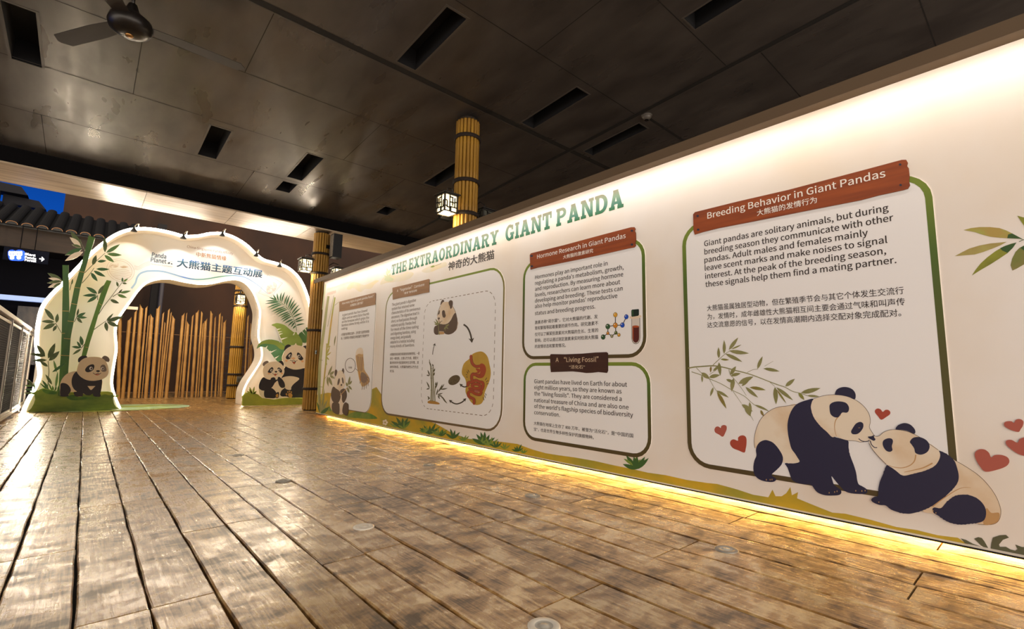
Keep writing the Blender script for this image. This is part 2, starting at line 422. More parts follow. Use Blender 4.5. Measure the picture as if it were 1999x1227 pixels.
for q, lb in zip(VENTS, VLAB):
    a, b, c, d = q; cy = (c+d)/2
    t = thing('ceiling_vent', lb, 'vent', ((a+b)/2, cy, zc(cy)), 'rectangular ceiling vents')
    mb = MB(); h = .3
    P = [(a, c, zc(c)), (b, c, zc(c)), (b, d, zc(d)), (a, d, zc(d))]; Q = [(x, y, z+h) for x, y, z in P]
    mb.add(P+Q, [(0, 1, 5, 4), (1, 2, 6, 5), (2, 3, 7, 6), (3, 0, 4, 7), (4, 5, 6, 7)], vm); mb.build('shaft', t)
    mb = MB(); w = .03 if b < 5.1 or c > 7.4 else .022
    for x0, x1, y0, y1 in ((a-w, a, c-w, d+w), (b, b+w, c-w, d+w), (a, b, c-w, c), (a, b, d, d+w)):
        z = [zc(y0)-.004, zc(y1)-.004]
        mb.add([(x0, y0, z[0]), (x1, y0, z[0]), (x1, y1, z[1]), (x0, y1, z[1]), (x0, y0, z[0]+.012), (x1, y0, z[0]+.012), (x1, y1, z[1]+.012), (x0, y1, z[1]+.012)],
               [(0, 3, 2, 1), (4, 5, 6, 7), (0, 1, 5, 4), (1, 2, 6, 5), (2, 3, 7, 6), (3, 0, 4, 7)], vf)
    mb.build('frame', t)

# beam over the arch: black face, boarded underside
mbk = mat('beam_face', '#0c0b0d', .9, spec=.1); mwood = mat('soffit_board', '#c4b196', .32, color2='#8f7a60', nscale=(.7, 26, 3), contrast=(.3, .7), bump=.15, spec=.6)
mb = MB(); ZB = 4.56
mb.box(-9.5, 12, 12.12, 13.42, ZB+.03, 5.6, mbk)
xs = [-9.5, -5.6, .62, 2.26, 3.95, 6.6, 8.3, 12]
for a, b in zip(xs[:-1], xs[1:]): mb.box(a+.004, b-.004, 12.12, 13.42, ZB, ZB+.03, mwood)
tag(mb.build('trim_1', origin=(0, 0, 0)), kind='structure')

# rear of the place: dark building across the yard and its tiled eave
wb = mat('dark_brown_wall', '#402614', .85, color2='#2c1a0e', nscale=(.6, .6, .4))
mb = MB(); xr = on(125, 400, 1, 24.6).x
mb.box(xr, 14, 24.6, 25, 0, 7.6, wb)
tag(mb.build('wall_back', origin=(0, 0, 0)), kind='structure')
mb = MB(); mb.box(12.0, 12.3, -5, 25, 0, 7.2, wb); tag(mb.build('sky_block_right', origin=(0, 0, 0)), kind='structure')  # unseen wall, added to shut out sky light on the right
mb = MB(); wl = mat('night_wall', '#15141a', .9); mb.box(-9.8, -9.5, 13, 25, 0, 7.5, wl); tag(mb.build('wall_left', origin=(0, 0, 0)), kind='structure')

pav = thing('pavilion', 'dark pavilion with wavy roof tiles and brown fascia behind the arch at left', 'building', (-3, 20, 0))
wd = mat('pavilion_wall', '#08080f', .9, spec=.1); fb = mat('fascia_board', '#31241a', .8, color2='#231a13', nscale=(2, 2, 9)); tl = mat('clay_roof_tile', '#15120f', .6, color2='#0d0c0b', nscale=(3, 3, 3)); tr_ = mat('tile_rim', '#94683f', .5)
mb = MB(); mb.box(-9.4, .6, 20.2, 20.5, 0, 4.8, wd); mb.build('wall', pav)
mb = MB(); mb.box(-9.4, 1.0, 19.0, 19.12, 4.25, 4.86, fb); mb.build('fascia', pav)
mb = MB(); mb.box(-9.4, 1.0, 19.12, 20.2, 4.25, 4.3, wd); mb.build('eave_ceiling', pav)
mb = MB()
mb.add([(-9.4, 18.85, 4.84), (1.0, 18.85, 4.84), (1.0, 21.6, 6.0), (-9.4, 21.6, 6.0), (-9.4, 18.85, 4.80), (1.0, 18.85, 4.80), (1.0, 21.6, 5.9), (-9.4, 21.6, 5.9)], [(0, 1, 2, 3), (7, 6, 5, 4), (0, 4, 5, 1), (1, 5, 6, 2), (2, 6, 7, 3), (3, 7, 4, 0)], tl)
mb.build('roof_slab', pav)
x = -9.2
while x < .98:
    mb = MB(); n = 8; r = .115
    for (y, z) in ((18.8, 4.86),):
        vs = []; fs = []
        for q, (yy, zz) in enumerate(((18.8, 4.85), (21.5, 6.0))):
            for k in range(n+1):
                a = PI*k/n; vs.append((x+r*math.cos(a), yy, zz+.085*math.sin(a)))
        for k in range(n): fs.append((k, k+1, n+2+k, n+1+k))
        fs.append(tuple(range(n+1)))
        mb.add(vs, fs, tl)
    mb.tube([(x+r*math.cos(PI*k/n), 18.79, 4.85+.085*math.sin(PI*k/n)) for k in range(n+1)], .009, tr_, 5)
    mb.build('roof_tile', pav); x += .305
mb = MB(); mb.box(-9.3, -.75, 19.75, 19.9, 2.84, 2.98, mat('canopy_edge', '#9fb4dc', .5, emit='#86a6e6', es=.55)); mb.build('lit_canopy_edge', pav, label='pale blue lit canopy edge')
mb = MB(); mb.box(-1.62, -1.0, 19.9, 19.98, 1.0, 2.7, mat('poster_glass', '#4a4038', .25, color2='#221c1c', nscale=(5, 5, 3))); mb.build('notice_board', pav)
mb = MB()
for a in (-1.0, -.62): mb.box(a-.06, a+.06, 19.3, 19.42, 0, 2.84, mat('white_door_frame', '#cfc6b8', .5))
mb.box(-1.06, -.56, 19.3, 19.42, 2.1, 2.2, MATS['white_door_frame']); mb.build('door_frame', pav, label='white door frame')

# sky-side silhouettes: two dark rooftops against the blue night sky
for k, (px, py, w, lb) in enumerate(((38, 370, .75, 'upper dark roof corner against the blue night sky'), (72, 398, .85, 'lower dark roof corner against the blue night sky'))):
    p = on(px, py, 1, 23.6+k*.2)
    mb = MB(); mb.add([(p.x-w, p.y, p.z-.15), (p.x+w*.3, p.y, p.z-.15), (p.x+w*.05, p.y, p.z+.12), (p.x-w, p.y, p.z+.16), (p.x-w, p.y+.6, p.z-.15), (p.x+w*.3, p.y+.6, p.z-.15), (p.x+w*.05, p.y+.6, p.z+.12), (p.x-w, p.y+.6, p.z+.16)],
        [(0, 1, 2, 3), (7, 6, 5, 4), (0, 4, 5, 1), (1, 5, 6, 2), (2, 6, 7, 3), (3, 7, 4, 0)], wl)
    mb.box(p.x-w, p.x-w+.3, p.y, p.y+.3, 0, p.z-.15, wl)
    o = mb.build('distant_rooftop', origin=(p.x, p.y, 0)); tag(o, lb, 'roof')

# lit direction sign
sg = thing('direction_sign', 'glowing blue and white panda forest direction sign with arrow under the dark eave', 'sign', (-1.5, 18.7, 4.0))
SY = 18.7
mb = MB(); p0 = on(8, 482, 1, SY); p1 = on(93, 516, 1, SY); mb.box(p0.x, p1.x, SY, SY+.1, p1.z, p0.z+.02, mat('sign_box', '#070a18', .8, spec=.1)); mb.build('sign_box', sg)
mb = MB()
for x in (p0.x+.3, p1.x-.3): mb.tube([(x, SY+.05, p0.z), (x, SY+.05, 4.85)], .012, mbk, 6)
mb.build('hanger', sg)
blu = mat('sign_blue_light', '#0a3cc8', .5, emit='#1550ff', es=S_SIGN*.35); wht = mat('sign_white_light', '#ffffff', .5, emit='#ffffff', es=S_SIGN)
A = Art(1, SY); A.poly(sm(Z(0, 420, 3.067, [48, 218, 72, 206, 92, 212, 114, 206, 146, 216, 150, 245, 140, 270, 92, 272, 56, 264])), blu, 0); A.build('glow_panel', sg)
A = Art(1, SY)
for cx in (72, 113):
    A.poly(ell(cx/3.067, 420+232/3.067, 6.6, 5.2), wht, 2)
    A.poly(ell(cx/3.067, 420+254/3.067, 4.2, 3.2), wht, 2)
    for s_ in (-1, 1): A.poly(ell(cx/3.067+s_*4.6, 420+221/3.067, 2.0, 2.0), wht, 2); A.poly(ell(cx/3.067+s_*2.6, 420+232/3.067, 1.3, 1.5), blu, 3)
A.build('panda_heads', sg)
mb = MB()
for s_, y0, y1, xe in (('Giant', 237, 247, 212), ('Panda', 256, 266, 214), ('Forest', 273, 281, 216)): text(mb, s_, (148/3.067, 420+y0/3.067), (xe/3.067, 420+y1/3.067), 4.2, 1, SY, wht, .012, 3, slope=True)
mb.build('lettering', sg)
A = Art(1, SY); A.line(Z(0, 420, 3.067, [236, 260, 262, 263]), 1.6, wht, 2); A.line(Z(0, 420, 3.067, [250, 250, 264, 263, 248, 274]), 1.6, wht, 2); A.build('arrow', sg)
# ------------------------------------------------------------------ painted display wall
DW = thing('display_wall', 'long white display wall printed with panda panels along the right side', 'wall', (W+.09, 4.8, 0))
mwall = mat('printed_wall', '#f5eee6', .55, color2='#f0e2d0', nscale=(.5, .9, .9), spec=.3)
YL, YR, ZTOP, ZBOT = 10.93, -2.2, 2.992, .0616
mb = MB(); mb.box(W, W+.16, YR, YL, ZBOT, ZTOP, mwall); mb.build('wall_board', DW)
mat('kick_black', '#0a0908', .8)
mb = MB(); mb.box(W+.246, W+.262, YR, YL-.02, 0, .0556, MATS['kick_black'])
mb.build('kick_board', DW)
mcap = mat('cap_board', '#66543f', .6, spec=.3)
mb = MB(); mb.box(3.68, W+.16, YR, YL-.02, 2.992, 3.012, mcap); mb.box(3.68, 3.695, YR, YL-.02, 2.923, 2.992, mcap); cap = mb.build('top_cap', DW, label='grey-brown projecting cap board')
led_c = mat('cap_led', '#fff6e6', .5, emit='#fff6ea', es=S_CAP)
mb = MB(); mb.box(3.712, 3.748, YR+.05, YL-.08, 2.983, 2.992, mat('led_profile', '#d8d4cc', .4)); mb.build('led_profile', DW)
mb = MB(); mb.box(3.716, 3.744, YR+.06, YL-.09, 2.974, 2.9828, led_c); mb.build('led_strip', DW, label='white light strip under the cap')
mb = MB(); mb.box(W-.042, W+.262, YR, YL-.02, .0555, .0612, mwall); mb.box(W-.045, W-.042, YR, YL-.02, .0508, .0614, MATS['kick_black']); mb.build('base_channel', DW)
led_b = mat('base_led', '#ffd27a', .5, emit='#ffc05c', es=S_BASE)
mb = MB(); mb.box(W+.238, W+.2455, YR+.02, YL-.05, .004, .05, led_b); mb.build('base_led_strip', DW, label='warm yellow light strip at the foot')

INK = dict(
    navy=mat('ink_navy', '#221e3c', .6), black=mat('ink_black', '#2b2018', .6), cream=mat('ink_cream', '#f0e0c8', .6, color2='#dcb98c', nscale=(3.2, 3.2, 3.2), contrast=(.46, .74)), tan=mat('ink_tan', '#c79a63', .6), outl=mat('ink_outline', '#5a3c24', .6),
    red=mat('ink_red', '#b0472f', .6), red2=mat('ink_rose', '#b35a48', .6), olive=mat('ink_olive', '#99945f', .6, color2='#85824a', nscale=(9, 9, 9)), olive2=mat('ink_moss', '#8a8f3c', .6, color2='#8f6f38', nscale=(8, 8, 8)),
    text=mat('ink_text', '#33261c', .6), white=mat('ink_white', '#f6efe4', .6), grass=mat('ink_meadow', '#d6aa1a', .6, color2='#a79a2c', nscale=(2, 2.2, 4)), green=mat('ink_green', '#3f6428', .6), green2=mat('ink_grass_green', '#87983a', .6, color2='#5f8a2c', nscale=(6, 6, 6)),
    plate=mat('panel_plate', '#f7f4f1', .5, spec=.3), grey=mat('ink_grey', '#4d463f', .6), dbrown=mat('ink_dark_brown', '#5c4636', .6), lyel=mat('ink_wash_yellow', '#f0dfb6', .6, color2='#ebe2cc', nscale=(3, 3, 3)), lgrn=mat('ink_wash_green', '#d8dcb0', .6))
def wy(x, y): return -on(x, y, 0, W).y      # picture point -> wall coordinate running rightwards
def wz(x, y): return on(x, y, 0, W).z

# watercolour ground and meadow
A = Art(0, W)
top = [(600, 768), (640, 766), (700, 772), (735, 755), (745, 770), (756, 790), (770, 800), (850, 826), (885, 846), (915, 856), (940, 858), (980, 862), (1010, 866), (1040, 877), (1065, 884), (1090, 888), (1120, 892), (1160, 899), (1200, 908), (1230, 914), (1265, 922), (1300, 927),
       (1340, 936), (1380, 942), (1400, 944), (1440, 955), (1470, 965), (1500, 970), (1508, 955), (1514, 968), (1526, 968), (1535, 962), (1543, 950), (1546, 966), (1558, 960), (1556, 972), (1580, 982), (1600, 990), (1625, 1000), (1650, 1002), (1700, 1014), (1750, 1028), (1790, 1034), (1830, 1044), (1870, 1049), (1880, 1056), (1890, 1065)]
P = [(wy(*p), wz(*p)) for p in top]
P[0] = (-(YL-.002), P[0][1])
P = [(u, max(z, ZBOT+.002)) for u, z in P] + [(P[-1][0], ZBOT+.001), (P[0][0], ZBOT+.001)]
A.poly(P, INK['grass'], 0, world=True)
A.poly(sm(Z(610, 670, 8.18, [560, 1150, 640, 1100, 760, 1085, 900, 1110, 1010, 1165, 1030, 1200, 900, 1205, 760, 1195, 600, 1180])), INK['green2'], 1)
A.build('meadow_print', DW)
# soft clouds of colour near the top left
A = Art(0, W)
for pts in ([590, 200, 640, 120, 720, 90, 820, 120, 900, 140, 1000, 100, 1080, 60, 1140, 70, 1060, 130, 1000, 200, 900, 210, 820, 260, 700, 190, 640, 220],):
    A.poly(sm(Z(610, 540, 8.764, pts)), INK['lyel'], 0)
A.poly(sm(Z(740, 420, 7.688, [20, 1040, 60, 940, 150, 900, 300, 900, 430, 850, 520, 870, 470, 940, 380, 980, 250, 1000, 120, 1010])), INK['lyel'], 0)
A.poly(sm(Z(740, 420, 7.688, [640, 830, 760, 760, 900, 730, 1000, 700, 1010, 760, 900, 800, 780, 850, 690, 860])), INK['lyel'], 0)
A.poly(sm(Z(740, 420, 7.688, [80, 960, 120, 910, 180, 930, 220, 960, 180, 990, 110, 985])), INK['lgrn'], 1)
for b, t in (((135, 930), (105, 830)), ((140, 880), (170, 800)), ((140, 930), (175, 870)), ((140, 870), (115, 790)), ((135, 940), (70, 900))):
    A.poly(leafpts(*Z(740, 420, 7.688, list(b)+list(t)), 3.2), INK['lgrn'], 2)
A.poly(leafpts(*Z(740, 420, 7.688, [840, 760, 770, 780]), 3.4), INK['green2'], 2); A.line(Z(740, 420, 7.688, [840, 760, 935, 720]), .7, INK['olive'], 2)
A.build('watercolour_print', DW)

# ---- slab letters of the title
def slab_letters(word, p0, p1, cap_px, mb, m, lay=3):
    def R(x0, y0, x1, y1): return [(x0, y0), (x1, y0), (x1, y1), (x0, y1)]
    s, h, q = .25, .17, .07
    def stem(x): return [R(x, 0, x+s, 1)]
    def foot(x, y): return [R(x-q, y, x+s+q, y+h)]
    def arc(cx, cy, rx, ry, t, a0, a1, n=10):
        o = []
        for k in range(n):
            u0, u1 = a0+(a1-a0)*k/n, a0+(a1-a0)*(k+1)/n
            o.append([(cx+rx*math.cos(u0), cy+ry*math.sin(u0)), (cx+rx*math.cos(u1), cy+ry*math.sin(u1)), (cx+(rx-t)*math.cos(u1), cy+(ry-t*.72)*math.sin(u1)), (cx+(rx-t)*math.cos(u0), cy+(ry-t*.72)*math.sin(u0))])
        return o
    D = {}
    D['T'] = (.82, [R(0, .82, .82, 1), R(0, .6, .14, .85), R(.68, .6, .82, .85), R(.285, 0, .535, 1), R(.17, 0, .65, h)])
    D['H'] = (.98, stem(q)+stem(.98-q-s)+foot(q, 0)+foot(q, 1-h)+foot(.98-q-s, 0)+foot(.98-q-s, 1-h)+[R(.2, .42, .8, .6)])
    D['E'] = (.8, stem(q)+[R(0, 0, .8, h), R(0, 1-h, .78, 1), R(.3, .42, .62, .58), R(.66, 0, .8, .36), R(.64, .66, .78, 1), R(.54, .33, .64, .67)])
    D['X'] = (.96, [[(.06, 1), (.36, 1), (.9, 0), (.6, 0)], [(.62, 1), (.88, 1), (.36, 0), (.08, 0)], R(0, 1-h, .42, 1), R(.56, 1-h, .94, 1), R(0, 0, .4, h), R(.54, 0, .96, h)])
    bowl = arc(.5, .74, .36, .26, .24, -PI/2, PI/2)
    D['R'] = (.94, stem(q)+[R(0, 0, .42, h), R(0, 1-h, .5, 1), R(.25, .48, .52, .62)]+bowl+[[(.4, .5), (.62, .56), (.86, 0), (.6, 0)], R(.62, 0, .94, h)])
    D['P'] = (.86, stem(q)+[R(0, 0, .42, h), R(0, 1-h, .5, 1), R(.25, .42, .5, .57)]+arc(.48, .71, .37, .29, .24, -PI/2, PI/2))
    D['A'] = (1.0, [[(.34, 1), (.6, 1), (.3, 0), (.08, 0)], [(.38, 1), (.64, 1), (.96, 0), (.66, 0)], R(.3, .26, .7, .4), R(0, 0, .4, h), R(.58, 0, 1.0, h), R(.3, .88, .66, 1)])
    D['O'] = (.9, arc(.45, .5, .45, .52, .26, 0, 2*PI, 22))
    D['D'] = (.92, stem(q)+[R(0, 0, .46, h), R(0, 1-h, .46, 1)]+arc(.44, .5, .48, .5, .26, -PI/2, PI/2, 12))
    D['I'] = (.42, [R(.085, 0, .335, 1), R(0, 0, .42, h), R(0, 1-h, .42, 1)])
    D['N'] = (1.0, [R(.09, 0, .29, 1), R(.72, 0, .92, 1), [(.09, 1), (.36, 1), (.92, 0), (.66, 0)], R(0, 0, .4, h), R(0, 1-h, .34, 1), R(.62, 1-h, 1.0, 1)])
    D['Y'] = (.94, [[(.04, 1), (.34, 1), (.6, .42), (.36, .42)], [(.64, 1), (.9, 1), (.58, .4), (.38, .44)], R(.345, 0, .595, .48), R(.22, 0, .72, h), R(0, 1-h, .42, 1), R(.56, 1-h, .94, 1)])
    D['G'] = (.94, arc(.46, .5, .46, .52, .26, .28*PI, 1.82*PI, 18)+[R(.52, .34, .94, .5), R(.62, .04, .86, .42), R(.66, .66, .82, .96)])
    tot = sum(D[c][0] for c in word)+.09*(len(word)-1)
    a = on(p0[0], p0[1], 0, W); b = on(p1[0], p1[1], 0, W); t = on(p0[0], p0[1]-cap_px, 0, W)
    hz = t.z-a.z; k = (-b.y+a.y)/tot; u = -a.y
    for c in word:
        w, polys = D[c]
        for jj, pl in enumerate(polys):
            mb.add([(W-.0006-.0004*lay-.00004*jj, -(u+x*k), a.z+y*hz) for x, y in pl], [tuple(range(len(pl)))], m)
        u += (w+.09)*k
mt = gradmat('title_ink', [(.0, '#2a6f3e'), (.3, '#4a8070'), (.62, '#77957e'), (1.0, '#8a846c')])
mb = MB()
zt = 713
def by(x): return 537-(x-764)*.2937
for w_, x0, x1, cp in (('THE', 764, 793.5, 20), ('EXTRAORDINARY', 798, 973, 21.5), ('GIANT', 986.5, 1077, 30), ('PANDA', 1086, 1217.5, 33.5)):
    slab_letters(w_, (x0, by(x0)), (x1, by(x1)), cp, mb, mt)
mb.build('title_lettering', DW, label='green slab title lettering')
mb = MB(); text(mb, '神奇的大熊猫', (740+1040/7.688, 420+835/7.688), (740+1725/7.688, 420+690/7.688), 15.5, 0, W, INK['grey'], .028, 3, cjk=True); mb.build('subtitle_lettering', DW)
mb = MB(); pk = mat('ink_pale_rose', '#e2c3ad', .6)
text(mb, 'China-Singapore Panda Affinity', (639, 566), (686, 553), 3.2, 0, W, pk, 0, 3); text(mb, '中新熊猫情缘', (638.5, 577), (656, 571), 5.5, 0, W, pk, .01, 3, cjk=True); mb.build('small_logo_lettering', DW)

# ---- information panels
fg = gradmat('frame_ink', [(0, '#54431c'), (.45, '#55511c'), (.75, '#4f6a1e'), (1, '#7f902e')])
fg2 = gradmat('frame_ink_brown', [(0, '#6b5531'), (.6, '#7a6433'), (.9, '#857a35'), (1, '#7d9032')])
plank_m = {}
def plank_mat(n, c1, c2):
    m = mat(n, c1, .55, color2=c2, nscale=(2, 1.6, 26), contrast=(.3, .75)); return m
PL5 = plank_mat('heading_plank_wood', '#a04c16', '#7a340c'); PL2 = plank_mat('heading_plank_tan', '#a2764c', '#8f6642'); PL4 = plank_mat('heading_plank_dark', '#46220f', '#331708')
edge_d = mat('plank_edge_shade', '#24110a', .7); nail = mat('ink_nail', '#2c2c3c', .5); hl = mat('plank_light_edge', '#b9692c', .5)
TH = .006
def panel(lab, xl, xr, zt_, zb, rad, fw, fmat, plate=True):
    """a rounded info board standing 6 mm off the wall, with its printed frame line"""
    o = []
    out = rrect(xl, xr, zb, zt_, rad); inn = rrect(xl+fw, xr-fw, zb+fw, zt_-fw, max(.02, rad-fw))
    mb = slab_mesh(out, 0, W-TH, TH, INK['plate'], INK['plate'], world=True)
    pl = mb.build('info_panel', DW, label=lab)
    n = len(out); x = W-TH-.0006
    vs = [(x, -u, z) for u, z in out]+[(x, -u, z) for u, z in inn]
    link_mesh('frame_line', vs, [(i, (i+1) % n, n+(i+1) % n, n+i) for i in range(n)], fmat, pl)
    return pl
def heading(pl, pts, mf, nails=()):
    d = slab_mesh(pts, 0, W-TH-.006, .006, mf, edge_d)
    A = Art(0, W-TH-.006)
    # lower edge in shade-coloured ink, upper edge lighter, knots of the printed plank
    for nx, ny in nails: A.poly(ell(nx, ny, 2.6, 2.2, n=10), nail, 1)
    for v, f, m_ in ((A.mb.v, A.mb.f, A.mb.m),):
        if v: d.add(v, f, nail)
    return d.build('heading_board', pl)
XH = W-TH-.006
def lines(name, pl, rows, cap, m, cjk=False, weight=0.0, val=None):
    mb = MB()
    for s_, x0, y0, x1, y1 in rows: text(mb, s_, (x0, y0), (x1, y1), cap, 0, W-TH if val is None else val, m, weight, 2, cjk=cjk)
    return mb.build(name, pl)
def RW(ox, oy, sc, rows): return [(s_, ox+a/sc, oy+b/sc, ox+c/sc, oy+d/sc) for s_, a, b, c, d in rows]

# panel: breeding behaviour
p5 = panel('large panel about breeding behaviour', wy(1338.5, 700), wy(1838.5, 629.7)+.012, wz(1775.5, 337.7), wz(1547, 941), .19, .036, fg)
z5 = (1340, 300, 3.998)
h5 = heading(p5, Z(*z5, [52, 472, 66, 455, 400, 372, 800, 280, 1400, 122, 1680, 47, 1715, 46, 1728, 70, 1722, 95, 1735, 112, 1742, 180, 1738, 215, 1745, 245, 1730, 272, 1690, 284, 1500, 325, 1360, 362, 1000, 432, 700, 492, 500, 532, 250, 580, 130, 610, 65, 630, 55, 600]), PL5,
    Z(*z5, [1668, 84, 1672, 244, 88, 485, 92, 592]))
lines('heading_lettering', p5, RW(*z5, [('Breeding Behavior in Giant Pandas', 165, 507, 1555, 190)]), 47/3.998, INK['white'], weight=.012, val=XH)
lines('chinese_heading_lettering', p5, RW(*z5, [('大熊猫的发情行为', 552, 487, 1020, 390)]), 45/3.998, INK['white'], True, .012, XH)
lines('body_lettering', p5, RW(*z5, [('Giant pandas are solitary animals, but during', 140, 722, 1580, 465), ('breeding season they communicate with other', 142, 786, 1617, 535), ('pandas. Adult males and females mainly', 142, 850, 1418, 648),
    ('leave scent marks and make noises to signal', 145, 912, 1570, 708), ('interest. At the peak of the breeding season,', 148, 976, 1560, 795), ('these signals help them find a mating partner.', 150, 1040, 1640, 860)]), 41/3.998, INK['text'], weight=.014)
lines('chinese_body_lettering', p5, RW(1300, 280, 2.86, [('大熊猫虽属独居型动物，但在繁殖季节会与其它个体发生交流行', 230, 936, 1330, 845), ('为，发情时，成年雌雄性大熊猫相互间主要会通过气味和叫声传', 232, 984, 1336, 905), ('达交流意愿的信号，以在发情高潮期内选择交配对象完成配对。', 232, 1030, 1315, 968)]), 31/2.86, INK['text'], True, .006)

# panel: hormone research
p4 = panel('panel about hormone research above another panel', wy(1021.7, 557), wy(1260.5, 531), wz(1241.4, 462.5), wz(1066, 700.5), .2, .036, fg)
z4 = (1010, 440, 7.67)
heading(p4, Z(*z4, [185, 440, 203, 415, 700, 292, 1300, 130, 1700, 25, 1752, 24, 1768, 50, 1758, 80, 1772, 110, 1776, 230, 1766, 260, 1775, 300, 1752, 326, 1650, 345, 1400, 402, 1000, 490, 500, 592, 300, 630, 195, 660, 190, 560]), PL5, Z(*z4, [1716, 78, 1716, 285, 215, 455, 218, 610]))
lines('heading_lettering', p4, RW(*z4, [('Hormone Research in Giant Pandas', 297, 497, 1622, 195)]), 60/7.67, INK['white'], weight=.012, val=XH)
lines('chinese_heading_lettering', p4, RW(*z4, [('大熊猫的激素研究', 685, 505, 1135, 405)]), 56/7.67, INK['white'], True, .012, XH)
lines('body_lettering', p4, RW(*z4, [('Hormones play an important role in', 268, 802, 1350, 590), ("regulating a panda's metabolism, growth,", 266, 890, 1590, 665), ('and reproduction. By measuring hormone', 266, 978, 1585, 768), ('levels, researchers can learn more about', 266, 1067, 1540, 878),
    ('developing and breeding. These tests can', 266, 1153, 1577, 975), ("also help monitor pandas' reproductive", 266, 1236, 1497, 1080)])+RW(1010, 590, 7.14, [('status and breeding progress.', 246, 177, 1085, 85)]), 55/7.67, INK['text'], weight=.014)
lines('chinese_body_lettering', p4, RW(1010, 590, 7.14, [('激素亦称“荷尔蒙”，它对大熊猫的代谢、发', 245, 305, 1120, 225), ('育和繁殖等起着重要的调节作用。研究激素不', 245, 385, 1127, 312), ('仅可以了解某些激素对大熊猫的生长、生育的', 245, 472, 1127, 415), ('影响，还可以通过测定激素来实时检测大熊猫', 245, 556, 1127, 510), ('的发情状态和繁育情况。', 245, 640, 675, 625)]), 48/7.14, INK['text'], True, .01)
# molecule and test tube prints
zm = (1010, 590, 7.14)
A = Art(0, W-TH)
mbond = mat('ink_bond', '#2d2a22', .6)
ATOM = [(1262, 335, 36, 'g'), (1367, 318, 36, 'o'), (1465, 315, 34, 'b'), (1520, 200, 32, 'b'), (1367, 172, 32, 'y'), (1262, 428, 22, 'o'), (1197, 482, 34, 'g'), (1318, 470, 22, 'k'), (1374, 422, 24, 'k2'), (1416, 452, 24, 'y')]
AC = dict(g=mat('ink_atom_green', '#35592c', .4), o=mat('ink_atom_orange', '#d88a1c', .4), b=mat('ink_atom_blue', '#1f52c4', .4), y=mat('ink_atom_yellow', '#e0a52a', .4), k=mat('ink_atom_khaki', '#9a9468', .4), k2=mat('ink_atom_olive', '#5c6a24', .4))
for i, j in ((0, 1), (1, 2), (2, 3), (1, 4), (0, 5), (5, 6), (5, 7), (7, 8), (8, 1), (8, 9)):
    A.line(Z(*zm, [ATOM[i][0], ATOM[i][1], ATOM[j][0], ATOM[j][1]]), 1.5, mbond, 1)
for x, y, r, c in ATOM:
    x, y, r = zm[0]+x/7.14, zm[1]+y/7.14, r/7.14
    A.poly(ell(x, y, r*.86+.3, r+.3), mbond, 2); A.poly(ell(x, y, r*.86-.25, r-.25), AC[c], 3); A.poly(ell(x-r*.28, y-r*.35, r*.22, r*.22, n=8), INK['white'], 4)
A.build('molecule_print', p4)
A = Art(0, W-TH)
tb = Z(*zm, [1590, 225, 1590, 500, 1600, 545, 1625, 575, 1655, 582, 1690, 565, 1710, 530, 1716, 490, 1712, 215])
A.poly(tb, mat('ink_tube_outline', '#8c8478', .5), 1)
A.poly(Z(*zm, [1598, 225, 1598, 500, 1608, 540, 1630, 566, 1655, 572, 1686, 556, 1702, 525, 1707, 490, 1703, 215]), mat('ink_tube_glass', '#ddd3c6', .4), 2)
A.poly(Z(*zm, [1604, 335, 1604, 500, 1614, 535, 1635, 556, 1655, 562, 1682, 546, 1696, 520, 1700, 488, 1698, 328, 1650, 342]), mat('ink_tube_liquid', '#5a220c', .4), 3)
A.poly(ell(1010+1650/7.14, 590+336/7.14, 6.6, 2.2), mat('ink_tube_surface', '#b0501c', .4), 4)
A.poly(Z(*zm, [1604, 345, 1620, 350, 1622, 530, 1612, 515]), MATS['ink_tube_surface'], 4)
A.poly(sm(Z(*zm, [1566, 205, 1590, 190, 1650, 192, 1700, 178, 1728, 185, 1720, 208, 1660, 226, 1590, 228])), INK['cream'], 4); 
A.poly(Z(*zm, [1590, 115, 1600, 100, 1690, 92, 1697, 100, 1697, 175, 1680, 188, 1600, 200, 1592, 190]), mat('ink_stopper', '#12240f', .5), 5); A.poly(Z(*zm, [1600, 112, 1618, 108, 1620, 188, 1604, 190]), AC['g'], 6)
A.build('test_tube_print', p4)

# panel: living fossil
zf = (1010, 680, 5.58)
p3 = panel('panel about the living fossil', wy(1022.3, 787), wy(1271.5, 805.5), wz(1046, 707.5), wz(1135.5, 875), .2, .036, fg)
heading(p3, Z(*zf, [356, 72, 365, 60, 520, 62, 700, 55, 850, 42, 970, 38, 985, 50, 986, 240, 975, 265, 880, 255, 820, 262, 750, 266, 680, 256, 600, 248, 480, 252, 365, 256, 358, 200]), PL4)
lines('heading_lettering', p3, RW(*zf, [('A  “Living Fossil”', 418, 146, 885, 138)]), 46/5.58, mat('ink_beige', '#dcc3a0', .6), weight=.01, val=XH)
lines('chinese_heading_lettering', p3, RW(*zf, [('“活化石”', 565, 220, 735, 214)]), 38/5.58, MATS['ink_beige'], True, .01, XH)
lines('body_lettering', p3, RW(*zf, [('Giant pandas have lived on Earth for about', 185, 376, 1195, 408), ('eight million years, so they are known as', 185, 440, 1135, 483), ('the "living fossils". They are considered a', 185, 508, 1137, 563), ('national treasure of China and are also one', 185, 580, 1212, 652), ("of the world's flagship species of biodiversity", 185, 646, 1260, 730), ('conservation.', 185, 713, 463, 738)]), 41/5.58, INK['text'], weight=.014)
lines('chinese_body_lettering', p3, RW(*zf, [('大熊猫在地球上生存了 800 万年，被誉为“活化石”，是“中国的国', 180, 830, 1262, 955), ('宝”，也是世界生物多样性保护的旗舰物种。', 180, 895, 832, 975)]), 36/5.58, INK['text'], True, .01)

